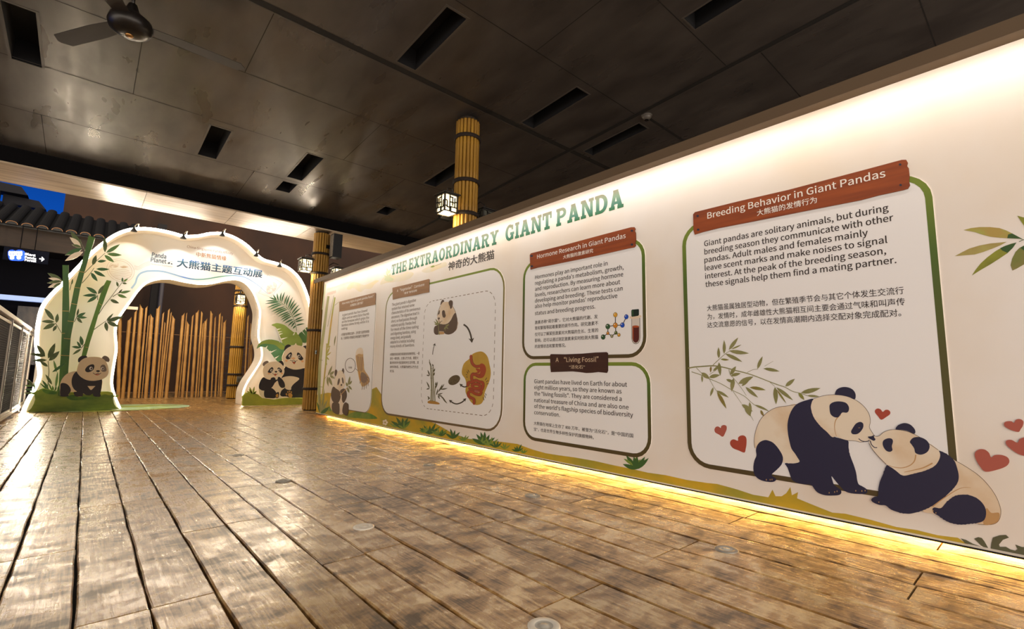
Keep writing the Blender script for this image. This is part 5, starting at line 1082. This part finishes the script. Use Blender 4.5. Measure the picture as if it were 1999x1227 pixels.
mo = mat('broad_leaf_olive', '#6b7c24', .5, color2='#7c9038', nscale=(2, 2, 2)); mt2 = mat('broad_leaf_teal', '#4c7c52', .5, color2='#3f7044', nscale=(3, 3, 3)); mdk = mat('broad_leaf_dark', '#31591f', .5)
def split_leaf(root, pts, slits, y, m):
    slab_mesh(sm(Z(*zh, pts), 3), 1, y, .015, m, edge_w).build('blade', root)
    for s_ in slits:
        A = Art(1, y); A.poly(Z(*zh, s_), mface, 1); A.build('leaf_split', root)
split_leaf(ML, [651, -42, 690, -62, 740, -70, 830, -45, 900, 10, 960, 55, 1000, 60, 1060, 140, 1085, 190, 1085, 235, 1060, 262, 1000, 235, 900, 250, 850, 290, 800, 360, 775, 300, 800, 210, 775, 130, 745, 50, 705, -15], ([722, 14, 790, 4, 740, 26], [745, 50, 805, 46, 756, 62], [760, 80, 815, 72, 770, 95], [780, 150, 880, 128, 796, 165], [950, 100, 985, 40, 968, 96], [1015, 90, 1002, 30, 1030, 84]), 14.87, mo)
M2 = thing('broad_leaf_cutout', 'teal and green split broad leaf cut-out curling left above the cub', 'cut-out', (4.0, 14.82, 1.0), 'broad leaf cut-outs')
split_leaf(M2, [440, 292, 470, 222, 540, 177, 640, 160, 760, 188, 830, 242, 850, 300, 815, 380, 810, 440, 750, 475, 700, 432, 640, 352, 590, 292, 540, 266, 480, 268], ([625, 163, 655, 208, 645, 165], [760, 190, 775, 252, 772, 192], [560, 275, 598, 246, 582, 284], [630, 335, 728, 300, 642, 350], [695, 418, 762, 385, 708, 432], [620, 325, 640, 320, 636, 345]), 14.84, mt2)
A = Art(1, 14.84, .0016); A.poly(sm(Z(*zh, [445, 285, 480, 222, 545, 182, 640, 165, 755, 195, 825, 248, 838, 290, 780, 300, 700, 240, 620, 225, 540, 222, 480, 245])), mo, 1); A.build('leaf_light_half', M2)
M3 = thing('broad_leaf_cutout', 'dark green leaf cut-out beside the bamboo post on the right arch leg', 'cut-out', (4.7, 14.9, 1.4), 'broad leaf cut-outs')
split_leaf(M3, [1030, 95, 1080, 45, 1120, 12, 1155, -10, 1165, 80, 1160, 170, 1140, 205, 1090, 205, 1050, 172], ([1062, 28, 1130, 108, 1076, 30], [1120, 14, 1150, 60, 1132, 8]), 14.9, mdk)

# seated mother and cub
YM = 14.555
MP = thing('panda_cutout', 'large seated smiling panda cut-out half hidden by the bamboo post', 'cut-out', (4.5, YM, .25))
part_slab('body', MP, Z(*zh, [850, 540, 920, 570, 1000, 585, 1110, 565, 1150, 575, 1160, 700, 1160, 850, 1155, 985, 950, 985, 920, 992, 870, 965, 780, 955, 760, 850, 790, 700, 820, 600]), YM, c_black, .04, edge=edge_w)
art('belly', MP, YM, [(sm(Z(*zh, [790, 715, 830, 688, 900, 677, 980, 685, 1042, 715, 965, 785, 930, 830, 920, 870, 850, 855, 820, 780])), c_cream2, 1), (sm(Z(*zh, [885, 930, 900, 915, 930, 920, 945, 950, 930, 980, 905, 980, 888, 955])), c_orange, 2), (sm(Z(*zh, [848, 930, 862, 915, 872, 935, 862, 952])), c_orange, 2)]+[(ell(440+x/7.22, 640+y/7.22, 1.2, 1.6, n=8), c_orange, 2) for x, y in ((880, 900), (905, 893), (930, 902))])
for e in ([832, 310, 845, 255, 885, 230, 922, 245, 920, 275, 880, 305, 845, 325], [1095, 265, 1130, 245, 1155, 258, 1163, 300, 1150, 325, 1120, 300]): part_slab('ear', MP, Z(*zh, e), YM-.01, c_black, .03)
hd = part_slab('head', MP, Z(*zh, [803, 440, 810, 380, 840, 320, 880, 280, 940, 250, 980, 238, 995, 213, 1012, 240, 1080, 255, 1130, 290, 1155, 350, 1164, 430, 1150, 500, 1110, 560, 1000, 585, 920, 570, 850, 530]), YM-.03, c_cream2, .035, edge=edge_w)
face(hd, YM-.03, [(sm(Z(*zh, [850, 412, 880, 370, 920, 340, 938, 360, 935, 400, 910, 432, 870, 440])), c_black, 1), (sm(Z(*zh, [1012, 350, 1040, 350, 1080, 400, 1098, 432, 1070, 455, 1035, 440, 1010, 392])), c_black, 1), (ell(440+860/7.22, 640+460/7.22, 2.6, 2.0), c_blush, 1), (ell(440+1085/7.22, 640+468/7.22, 2.6, 2.0), c_blush, 1)]+eye(912, 392, 22, zh)+eye(1036, 398, 22, zh)+
    [(sm(Z(*zh, [925, 425, 960, 412, 985, 425, 962, 440])), c_blush, 2)]+[(q, c_black, 2) for q in stroke(sm(Z(*zh, [912, 450, 935, 462, 962, 452, 990, 466, 1015, 452]), 3, False), .8)]+[(sm(Z(*zh, [938, 468, 962, 475, 992, 470, 970, 508])), c_black, 2), (sm(Z(*zh, [948, 485, 965, 478, 984, 484, 968, 505])), c_mouth, 3)], zh)
CB = thing('panda_cutout', 'small seated panda cub cut-out leaning against the larger panda', 'cut-out', (4.1, YM-.1, .25))
YC = 14.5
part_slab('body', CB, Z(*zh, [535, 690, 490, 750, 470, 820, 468, 870, 480, 930, 505, 970, 560, 985, 700, 988, 760, 950, 790, 880, 840, 835, 832, 770, 790, 705, 700, 690]), YC, c_cream2, .035, edge=edge_w)
art('markings', CB, YC, [(sm(Z(*zh, [535, 693, 490, 750, 470, 820, 490, 865, 550, 882, 640, 850, 695, 775, 707, 715, 670, 693, 640, 727, 590, 720]), 3), c_black, 1), (sm(Z(*zh, [740, 688, 790, 710, 832, 770, 838, 830, 790, 842, 755, 802, 735, 740, 700, 770, 705, 735]), 3), c_black, 1), (sm(Z(*zh, [543, 925, 560, 860, 640, 840, 700, 882, 720, 930, 700, 985, 620, 987, 558, 978]), 3), c_black, 2), (sm(Z(*zh, [705, 960, 718, 912, 752, 902, 758, 940, 745, 982, 715, 985])), c_black, 3), (sm(Z(*zh, [708, 958, 722, 930, 742, 930, 745, 962, 728, 980])), c_orange, 4)])
for e in ([528, 515, 545, 480, 590, 460, 610, 480, 590, 515, 552, 540], [755, 475, 790, 458, 820, 490, 818, 530, 795, 525, 765, 500]): part_slab('ear', CB, Z(*zh, e), YC-.01, c_black if e[0] > 700 else c_grey, .03)
hd = part_slab('head', CB, Z(*zh, [528, 620, 535, 560, 570, 510, 630, 480, 700, 470, 770, 490, 815, 540, 832, 610, 810, 670, 760, 712, 690, 730, 600, 720, 550, 690]), YC-.03, c_cream2, .035, edge=edge_w)
face(hd, YC-.03, [(sm(Z(*zh, [597, 620, 620, 580, 655, 550, 676, 570, 667, 607, 632, 634])), c_black, 1), (sm(Z(*zh, [738, 560, 765, 558, 797, 595, 790, 627, 755, 615, 736, 585])), c_black, 1), (ell(440+612/7.22, 640+640/7.22, 2.4, 1.7), c_blush, 1), (ell(440+795/7.22, 640+638/7.22, 2.2, 1.7), c_blush, 1)]+eye(652, 596, 19, zh)+eye(756, 592, 19, zh)+
    [(sm(Z(*zh, [692, 610, 712, 603, 732, 610, 714, 628])), c_black, 2)]+[(q, c_black, 2) for q in stroke(sm(Z(*zh, [664, 636, 682, 652, 705, 646, 728, 650, 742, 640]), 3, False), .8)]+[(sm(Z(*zh, [682, 650, 705, 648, 726, 650, 702, 674])), c_mouth, 3)], zh)
A = Art(1, YC-.03, .004); 
for e in ([635, 725, 650, 700, 685, 693, 706, 715, 700, 745, 660, 760], [735, 720, 742, 690, 765, 690, 785, 712, 775, 750, 745, 752]): A.poly(sm(Z(*zh, e)), c_black, 5)
A.build('front_paws', CB)
# ------------------------------------------------------------------ bamboo-wrapped posts
culm_m = mat('bamboo_yellow', '#ab8026', .5, color2='#80591c', nscale=(7, 7, 1.6), contrast=(.3, .75)); core_m = mat('post_core', '#241808', .8); rope_m = mat('rope_dark', '#1b120d', .85, color2='#2c1d12', nscale=(30, 30, 60), bump=.4)
def culm_mesh(h, r):
    mb = MB(); prof = []; z = 0
    while z < h:
        z2 = min(h, z+random.uniform(.45, .75)); prof += [(r*1.06, z), (r*.98, z+.02), (r*.97, z2-.02)]; z = z2
    prof.append((r*1.05, h))
    n = 8; vs = []; fs = []
    for rr, zz in prof:
        for k in range(n): vs.append((rr*math.cos(2*PI*k/n), rr*math.sin(2*PI*k/n), zz))
    for i in range(len(prof)-1):
        for k in range(n): fs.append((i*n+k, i*n+(k+1) % n, (i+1)*n+(k+1) % n, (i+1)*n+k))
    fs.append(tuple(range(n))[::-1]); fs.append(tuple((len(prof)-1)*n+k for k in range(n)))
    me = bpy.data.meshes.new('culm'); me.from_pydata(vs, [], fs); me.materials.append(culm_m)
    me.polygons.foreach_set('use_smooth', [len(p.vertices) == 4 for p in me.polygons]); me.update(); return me
def post(label, x, y, h, rings, z0=.02):
    t = thing('bamboo_post', label, 'post', (x, y, 0), 'bamboo-wrapped posts')
    mb = MB(); mb.lathe([(0, 0), (.165, 0), (.165, h+.05), (0, h+.05)], (0, 0, 0), core_m, 20); mb.build('core', t, local=True)
    me = culm_mesh(h-z0, .0285); N = 18
    for k in range(N):
        a = 2*PI*k/N; o = bpy.data.objects.new('culm', me); COL.objects.link(o); o.parent = t
        o.location = (.172*math.cos(a), .172*math.sin(a), z0); o.rotation_euler = (0, 0, random.random()*6)
    for z in rings:
        mb = MB(); mb.tube([(.212*math.cos(2*PI*k/28), .212*math.sin(2*PI*k/28), z+.018*s_) for s_ in (0,) for k in range(29)], .014, rope_m, 6, False)
        mb.lathe([(.208, -.03), (.222, -.03), (.224, .03), (.208, .03)], (0, 0, z), rope_m, 28); mb.build('rope_band', t, local=True, smooth=True)
    return t
PA = (4.46, 6.25); PB = (4.31, 12.4); PC = (3.78, 18.3)
zA_ = lambda px, py, Y: on(px, py, 1, Y).z
post('bamboo-wrapped post rising from behind the white display wall to the ceiling', *PA, 5.17, [zA_(912, 273, 6.25), zA_(909, 358, 6.25), zA_(906, 421, 6.25), 1.9, .9])
post('bamboo-wrapped post with black loudspeaker at the far end of the white wall', *PB, 4.5, [zA_(620, 496, 12.4), zA_(618, 534, 12.4), zA_(612, 645, 12.4), zA_(604, 758, 12.4)])
post('bamboo-wrapped post with one lantern seen through the arch opening', *PC, 4.4, [zA_(475, 569, 18.3), zA_(471, 598, 18.3), zA_(464, 677, 18.3), zA_(458, 730, 18.3), zA_(456, 751, 18.3)])
mb = MB(); p = on(467, 740, 1, PC[1]-.26); mb.box(p.x-.07, p.x+.07, p.y, p.y+.06, p.z-.1, p.z+.1, mat('outlet_grey', '#5d5a50', .4)); mb.box(p.x-.05, p.x+.05, p.y-.01, p.y, p.z-.07, p.z+.03, mat('outlet_cover', '#413f38', .3))
tag(mb.build('outlet_box', origin=(p.x, p.y, p.z)), 'small grey outlet box on the bamboo post seen through the arch', 'outlet')
mb = MB(); p = on(617, 687, 1, PB[1]-.24); mb.box(p.x-.012, p.x+.012, p.y, p.y+.03, p.z-.045, p.z+.045, mat('tag_pale', '#9fb6c0', .4)); mb.box(p.x-.007, p.x+.007, p.y-.004, p.y, p.z-.02, p.z+.005, mbk)
tag(mb.build('wall_tag', origin=(p.x, p.y, p.z)), 'tiny pale tag fixed to the bamboo post by the wall end', 'tag')

# lanterns
fr_m = mat('lantern_frame', '#15100c', .5); gl_m = mat('lantern_paper', '#fff0cf', .5, emit='#ffe2a8', es=S_LANTERN); off_m = mat('lantern_paper_dim', '#4a4a40', .5)
def lantern(label, x, y, z, lit, arm, size=.235, ht=.30):
    t = thing('lantern', label, 'lantern', (x, y, z), 'paper lattice lanterns on the bamboo posts')
    s = size/2; pm_ = gl_m if lit else off_m
    mb = MB(); mb.box(-s+.012, s-.012, -s+.012, s-.012, .012, ht-.01, pm_); mb.build('paper_box', t, local=True)
    mb = MB(); b = .011
    for sx in (-1, 1):
        for sy in (-1, 1): mb.box(sx*s-b, sx*s+b, sy*s-b, sy*s+b, 0, ht, fr_m)
    for zz in (0, ht-.02):
        for sg_ in (-1, 1): mb.box(-s, s, sg_*s-b, sg_*s+b, zz, zz+.02, fr_m); mb.box(sg_*s-b, sg_*s+b, -s, s, zz, zz+.02, fr_m)
    mb.build('frame', t, local=True)
    mb = MB(); w = .0085
    bars = [(-.6, -.6, .25, .25), (-.6, -.1, .25, .25), (-.6, -.6, .25, .55), (-.2, -.2, .1, .55), (-.2, .25, .82, .82), (-.2, -.2, .62, 1.0), (.25, .25, .4, .82), (.25, .6, .55, .55), (.0, .6, .3, .3), (.6, .6, .3, .8), (.0, .0, 0, .3), (-.2, .25, .55, .55)]
    for u0, u1, v0, v1 in bars:
        a0, a1 = min(u0, u1)*s-w, max(u0, u1)*s+w; c0, c1 = v0*ht-w, v1*ht+w
        for sg_ in (-1, 1):
            mb.box(a0, a1, sg_*s-.006, sg_*s+.006, c0, c1, fr_m); mb.box(sg_*s-.006, sg_*s+.006, a0, a1, c0, c1, fr_m)
    for u in (-1, 1):
        for v in (.3, .6):
            for sg_ in (-1, 1):
                e0, e1 = sorted((u*s, u*.6*s)); mb.box(e0, e1, sg_*s-.006, sg_*s+.006, v*ht-w, v*ht+w, fr_m); mb.box(sg_*s-.006, sg_*s+.006, e0, e1, v*ht-w, v*ht+w, fr_m)
    mb.build('lattice', t, local=True)
    mb = MB(); k = s+.04
    mb.add([(-k, -k, ht), (k, -k, ht), (k, k, ht), (-k, k, ht), (-k, -k, ht+.015), (k, -k, ht+.015), (k, k, ht+.015), (-k, k, ht+.015), (-.05, -.05, ht+.06), (.05, -.05, ht+.06), (.05, .05, ht+.06), (-.05, .05, ht+.06)],
        [(3, 2, 1, 0), (0, 1, 5, 4), (1, 2, 6, 5), (2, 3, 7, 6), (3, 0, 4, 7), (4, 5, 9, 8), (5, 6, 10, 9), (6, 7, 11, 10), (7, 4, 8, 11), (8, 9, 10, 11)], fr_m); mb.build('roof', t, local=True)
    mb = MB(); mb.tube([(0, 0, ht+.05), (0, 0, ht+.12), (arm[0]*.5, arm[1]*.5, ht+.14), (arm[0], arm[1], ht+.02)], .012, fr_m, 6); mb.build('bracket', t, local=True)
    if lit:
        bl_ = bpy.data.lights.new('lantern_bulb', 'POINT'); bl_.energy = 16; bl_.color = (1, .8, .45); bl_.shadow_soft_size = .05
        bo = bpy.data.objects.new('lantern_bulb', bl_); COL.objects.link(bo); bo.parent = t; bo.location = (0, 0, -.06)
    return t
zl_ = on(872, 414, 1, 6.2).z
lantern('lit lattice lantern on the left of the bamboo post above the wall', 4.075, 6.22, zl_-.02, True, (.17, .02, 0))
lantern('unlit dark lattice lantern right of the bamboo post above the wall', 4.90, 6.3, zl_-.06, False, (-.23, -.02, 0))
pl_ = on(597, 530, 1, 12.35)
lantern('lit lattice lantern left of the post with the loudspeaker', pl_.x-.015, 12.35, pl_.z, True, (.21, .03, 0), .25, .31)
lantern('lit lattice lantern right of the post with the loudspeaker, partly behind the wall', 4.80, 12.45, pl_.z-.09, True, (-.282, 0, 0), .25, .31)
pc_ = on(468, 593, 1, 17.95); lantern('lit lattice lantern on the post inside the arch opening', pc_.x, 17.93, pc_.z, True, (0, .155, 0), .24, .30)

# loudspeaker on the far post
p = on(640, 503, 1, 12.15); q = on(640, 458, 1, 12.15)
LS = thing('loudspeaker', 'tall black loudspeaker strapped to the far bamboo post', 'speaker', (4.58, 12.2, p.z))
mb = MB(); mb.box(4.45, 4.67, 11.94, 12.17, p.z, p.z+.62, mat('speaker_black', '#101014', .5)); mb.build('cabinet', LS)
mb = MB(); mb.box(4.435, 4.45, 11.96, 12.15, p.z+.03, p.z+.59, mat('speaker_grille', '#8d8478', .6, color2='#6d655b', nscale=(3, 30, 60))); mb.build('grille', LS)
mb = MB(); mb.box(4.36, 4.5, 12.16, 12.19, p.z+.25, p.z+.34, mbk); mb.build('strap', LS)

# small black floodlight and rail on the post behind the wall
p = on(868, 425, 1, 6.45)
FL = thing('floodlight', 'small black floodlight hanging below the lit lantern above the wall', 'floodlight', (p.x, 6.45, p.z))
mb = MB(); mb.box(p.x-.10, p.x+.09, 6.41, 6.49, p.z-.035, p.z+.045, mbk); mb.build('housing', FL)
mb = MB(); mb.bar((p.x+.08, 6.45, p.z), (4.40, 6.3, p.z-.03), .03, .035, mbk); mb.build('arm', FL)

# ceiling fan
FX, FY, FZ = .025, 6.48, 4.75
FAN = thing('ceiling_fan', 'dark three-bladed ceiling fan at the upper left', 'fan', (FX, FY, FZ))
fm_ = mat('fan_metal', '#26221f', .3, metal=.4); fb_ = mat('fan_blade', '#2c2520', .6)
mb = MB(); mb.lathe([(0, -.13), (.07, -.127), (.13, -.11), (.19, -.065), (.205, -.01), (.19, .05), (.13, .10), (.07, .15), (.04, .24), (0, .24)], (0, 0, 0), fm_, 28); mb.build('motor', FAN, local=True, smooth=True)
mb = MB(); mb.tube([(0, 0, .15), (0, 0, zc(FY)-FZ)], .016, fm_, 10); mb.lathe([(.016, -.16), (.05, -.14), (.075, -.03), (.08, .0), (0, .0)], (0, 0, zc(FY)-FZ+.004), fm_, 20); mb.build('rod', FAN, local=True, smooth=True)
mb = MB(); mb.lathe([(0, -.145), (.032, -.143), (.04, -.128), (.034, -.118)], (0, 0, 0), mat('fan_brass', '#a87b45', .3, metal=.8), 16); mb.build('cap', FAN, local=True, smooth=True)
for a0 in (0, 120, 240):
    mb = MB(); n = 14; vs = []; fs = []
    for i in range(n+1):
        u = i/n; r_ = .17+.97*u; w = .072+.024*min(1, u*3); w *= 1 if u < .93 else math.sqrt(max(.03, 1-((u-.93)/.07)**2)); tw = math.radians(5-3*u)
        for s_ in (-1, 1):
            for h in (-.004, .004): vs.append((r_, s_*w*math.cos(tw), s_*w*math.sin(tw)+h+.02))
    for i in range(n):
        b = i*4; c = b+4
        fs += [(b, c, c+2, b+2), (b+1, b+3, c+3, c+1), (b, b+1, c+1, c), (b+2, c+2, c+3, b+3)]
    fs += [(0, 2, 3, 1), (n*4, n*4+1, n*4+3, n*4+2)]
    mb.add(vs, fs, fb_); o = mb.build('blade', FAN, local=True); o.rotation_euler = (0, 0, math.radians(a0+2))

# ceiling detector dome
x, y = 6.73, 4.25
DT = thing('smoke_detector', 'small round detector on the ceiling by the joint above the wall', 'detector', (x, y, zc(y)))
mb = MB(); mb.lathe([(0, -.075), (.045, -.07), (.075, -.04), (.08, -.012), (.095, -.01), (.095, .004), (0, .004)], (0, 0, 0), mat('detector_grey', '#55504a', .4), 20); mb.build('dome', DT, local=True, smooth=True)
mb = MB(); mb.lathe([(.028, -.086), (.034, -.08), (.03, -.072)], (0, 0, 0), mbk, 14); mb.build('sensor', DT, local=True)

# recessed round floor lights (off)
st_m = mat('steel_ring', '#9a958c', .4, metal=.5); gl2 = mat('floor_glass', '#b9b4a8', .12, spec=.8); wr = mat('floor_light_well', '#5a564e', .4)
FLAB = [((1.466, 1.433), 'round floor light cut by the bottom edge of the photo'), ((1.44, 3.036), 'brightest round steel floor light in the boards, left of centre'), ((1.436, 4.70), 'round floor light in the middle row, second back from the bright steel one'), ((1.427, 6.37), 'smallest round floor light in the left row, farthest toward the arch'),
    ((2.90, 1.354), 'round floor light nearest the kissing pandas on the wall'), ((2.862, 2.938), 'round floor light below the gap between the two right wall panels'), ((2.883, 4.567), 'round floor light below the wide panel on the wall'), ((2.85, 6.2), 'faint round floor light in front of the narrow far wall panel')]
pale_m = mat('pale_ring', '#e9e2d4', .35, metal=.15)
for i, ((x, y), lb) in enumerate(FLAB):
    t = thing('floor_light', lb, 'floor light', (x, y, 0), 'recessed round floor lights')
    mb = MB(); mb.lathe([(.037, .004), (.041, .0065), (.060, .0065), (.066, .003), (.067, -.002)], (0, 0, 0), pale_m if i < 2 else st_m, 32); mb.build('rim', t, local=True, smooth=True)
    mb = MB(); mb.lathe([(.037, .004), (.033, .002), (.022, .002), (.019, .006), (0, .008)], (0, 0, 0), pale_m if i == 1 else gl2, 28); mb.build('lens', t, local=True, smooth=True)

# bamboo pole fence behind the arch
BF = thing('bamboo_fence', 'row of slant-cut bamboo poles standing behind the arch opening', 'fence', (2.2, 19.7, 0))
bf_m = mat('bamboo_dry', '#b08443', .5, color2='#8a5f2a', nscale=(5, 5, 2), contrast=(.3, .72)); YFN = 19.7
zf_ = (220, 560, 5.336)
POLES = [(75, 300, 60, .055), (175, 335, 105, .055), (240, 250, 165, .04), (300, 207, 230, .06), (352, 207, 272, .034), (378, 295, 305, .018), (408, 305, 345, .058), (474, 212, 405, .058), (528, 268, 452, .028), (545, 370, 480, .02), (587, 230, 495, .03), (610, 262, 515, .018), (635, 318, 558, .055), (735, 285, 660, .05), (772, 268, 690, .016), (785, 378, 725, .05), (835, 295, 770, .03), (882, 255, 825, .052), (930, 262, 865, .032), (943, 375, 890, .02), (970, 345, 925, .05), (1030, 265, 983, .046), (1070, 312, 1028, .028), (1118, 275, 1068, .034), (1142, 305, 1098, .018), (1168, 358, 1125, .052), (1412, 300, 1365, .03), (1440, 380, 1395, .018), (1445, 600, 1425, .05)]
for k, (tx_, ty_, bx_, r) in enumerate(POLES):
    tp = on(220+tx_/5.336, 560+ty_/5.336, 1, YFN); bt_ = on(220+bx_/5.336, 560+1137/5.336, 1, YFN)
    r *= .88
    mb = MB(); a = Vector((bt_.x, YFN, 0)); b = Vector((tp.x, YFN, tp.z)); d = b-a; n = 10; vs = []; fs = []; prof = []
    u = 0
    while u < .97:
        prof += [(u, 1.07), (min(.97, u+.012), .97)]; u += random.uniform(.1, .17)
    prof.append((.985, .97))
    sgn = 1 if k % 3 else -1
    for u, f in prof:
        for j in range(n): aa = 2*PI*j/n; vs.append(a+d*u+Vector((r*f*math.cos(aa), r*f*math.sin(aa), 0)))
    for j in range(n): aa = 2*PI*j/n; vs.append(a+d*.99+Vector((r*.97*math.cos(aa), r*.97*math.sin(aa), sgn*1.9*r*math.cos(aa)+.02)))
    for i in range(len(prof)):
        for j in range(n): fs.append((i*n+j, i*n+(j+1) % n, (i+1)*n+(j+1) % n, (i+1)*n+j))
    fs.append(tuple(len(prof)*n+j for j in range(n))); mb.add(vs, fs, bf_m); mb.build('pole', BF)
for zz in (.16, 2.1):
    mb = MB(); mb.tube([(-.2, YFN+.07, zz), (6.2, YFN+.07, zz)], .012, mat('fence_wire', '#6b4a2a', .6), 6); mb.build('tie_rail', BF)
# things in the dark behind the fence
mb = MB(); p = on(312, 600, 1, 22); mb.tube([(p.x, 22, 0), (p.x, 22, 5.6)], .07, mat('lamp_post_grey', '#4d4a52', .45), 12); mb.tube([(p.x, 22, 4.7), (p.x+.35, 22, 4.75), (p.x+.75, 22, 5.1)], .03, MATS['lamp_post_grey'], 8); mb.tube([(p.x, 22, 4.7), (p.x-.4, 22, 4.72)], .03, MATS['lamp_post_grey'], 8)
tag(mb.build('dark_pole', origin=(p.x, 22, 0)), 'slim grey pole standing in the dark behind the bamboo fence', 'pole')
mb = MB(); p = on(300, 600, 1, 22.6); mb.box(p.x-.14, p.x+.14, 22.5, 22.8, 0, 6.5, mat('dark_column', '#141013', .8)); tag(mb.build('dark_column', origin=(p.x, 22.6, 0)), 'thick dark column beside the slim grey pole behind the fence', 'column')
p0 = on(244, 595.5, 1, 18.9); p1 = on(269, 604.5, 1, 18.9)
mb = MB(); mb.box(p0.x-.5, p1.x, 18.9, 18.95, p1.z, p0.z-.02, mat('white_board', '#cbbba6', .5)); mb.box(p0.x-.45, p0.x-.4, 18.95, 19.0, 0, p0.z-.05, MATS['white_board'])
tag(mb.build('white_board', origin=(p0.x, 18.9, 0)), 'short white horizontal board left of the tallest fence poles', 'board')
gm_ = mat('shelf_grey', '#35353c', .6)
p = on(500, 700, 1, 21.5); SH = thing('mesh_cage', 'dark grey mesh cage standing right of the post behind the arch', 'cage', (p.x-.3, 21.5, 0))
mb = MB()
for i in range(9): mb.tube([(p.x-1.5+i*.25, 21.5, 0), (p.x-1.5+i*.25, 21.5, 2.3)], .012, gm_, 5)
for i in range(10): mb.tube([(p.x-1.5, 21.5, .05+i*.25), (p.x+.5, 21.5, .05+i*.25)], .012, gm_, 5)
mb.build('mesh', SH)

# metal railing at the left
RX = -.98
RL = thing('metal_railing', 'tall white metal railing with dark mesh panels at the left edge', 'railing', (RX, 12, 0))
rw = mat('railing_metal', '#b8aea2', .35, metal=.3); rg = mat('railing_grey', '#6e6862', .4, metal=.3); mesh_m = mat('railing_mesh', '#1a1512', .6)
zt_, zb_r = 1.80, .10; Y0, Y1 = 4.4, 15.75
mb = MB(); mb.box(RX-.03, RX+.04, Y0, Y1, zt_-.06, zt_, rw); mb.build('top_rail', RL)
mb = MB(); mb.box(RX-.03, RX+.03, Y0, Y1, zb_r-.03, zb_r+.03, rw); mb.build('bottom_rail', RL)
yp = [4.45, 6.7, 8.95, 11.35, 13.05, 14.5, 15.7]
for y in yp:
    mb = MB(); mb.box(RX-.03, RX+.03, y-.035, y+.035, 0, zt_-.05, rg); mb.box(RX-.06, RX+.06, y-.06, y+.06, 0, .02, rg); mb.build('upright', RL)
for a, b in zip(yp[:-1], yp[1:]):
    mb = MB(); c, d_ = a+.07, b-.07; z0, z1 = zb_r+.06, zt_-.13
    for y in (c, d_): mb.box(RX-.02, RX+.02, y-.02, y+.02, z0, z1, rw)
    for z in (z0, z1): mb.box(RX-.02, RX+.02, c, d_, z-.02, z+.02, rw)
    mb.build('panel_frame', RL)
    mb = MB(); n = int((d_-c)/.022); m_ = int((z1-z0)/.035)
    for i in range(1, m_): mb.box(RX-.004, RX+.004, c, d_, z0+i*(z1-z0)/m_-.008, z0+i*(z1-z0)/m_+.008, mesh_m)
    for i in range(1, int((d_-c)/.06)): yy = c+i*(d_-c)/int((d_-c)/.06); mb.box(RX-.006, RX+.006, yy-.004, yy+.004, z0, z1, mesh_m)
    mb.build('mesh_panel', RL)

# assumed lamp, out of sight behind the arch, added to light the bamboo fence
FL_ADDED = thing('floodlight', 'assumed floodlight, unseen, added high on the rear of the arch to light the bamboo fence', 'floodlight', (2.0, 15.85, 3.75))
mb = MB(); mb.box(1.82, 2.18, 15.83, 15.95, 3.7, 3.9, mbk); mb.build('housing', FL_ADDED)
mb = MB(); mb.box(1.94, 2.06, 15.746, 15.84, 3.76, 3.84, mbk); mb.build('bracket', FL_ADDED)
_l = bpy.data.lights.new('assumed_fence_lamp', 'AREA'); _l.shape = 'RECTANGLE'; _l.size = .3; _l.size_y = .16; _l.energy = 200; _l.color = (1, .83, .6)
_lo = bpy.data.objects.new('assumed_fence_lamp', _l); COL.objects.link(_lo); _lo.parent = FL_ADDED; _lo.location = (0, .115, .05); _lo.rotation_euler = (math.radians(68), 0, 0)
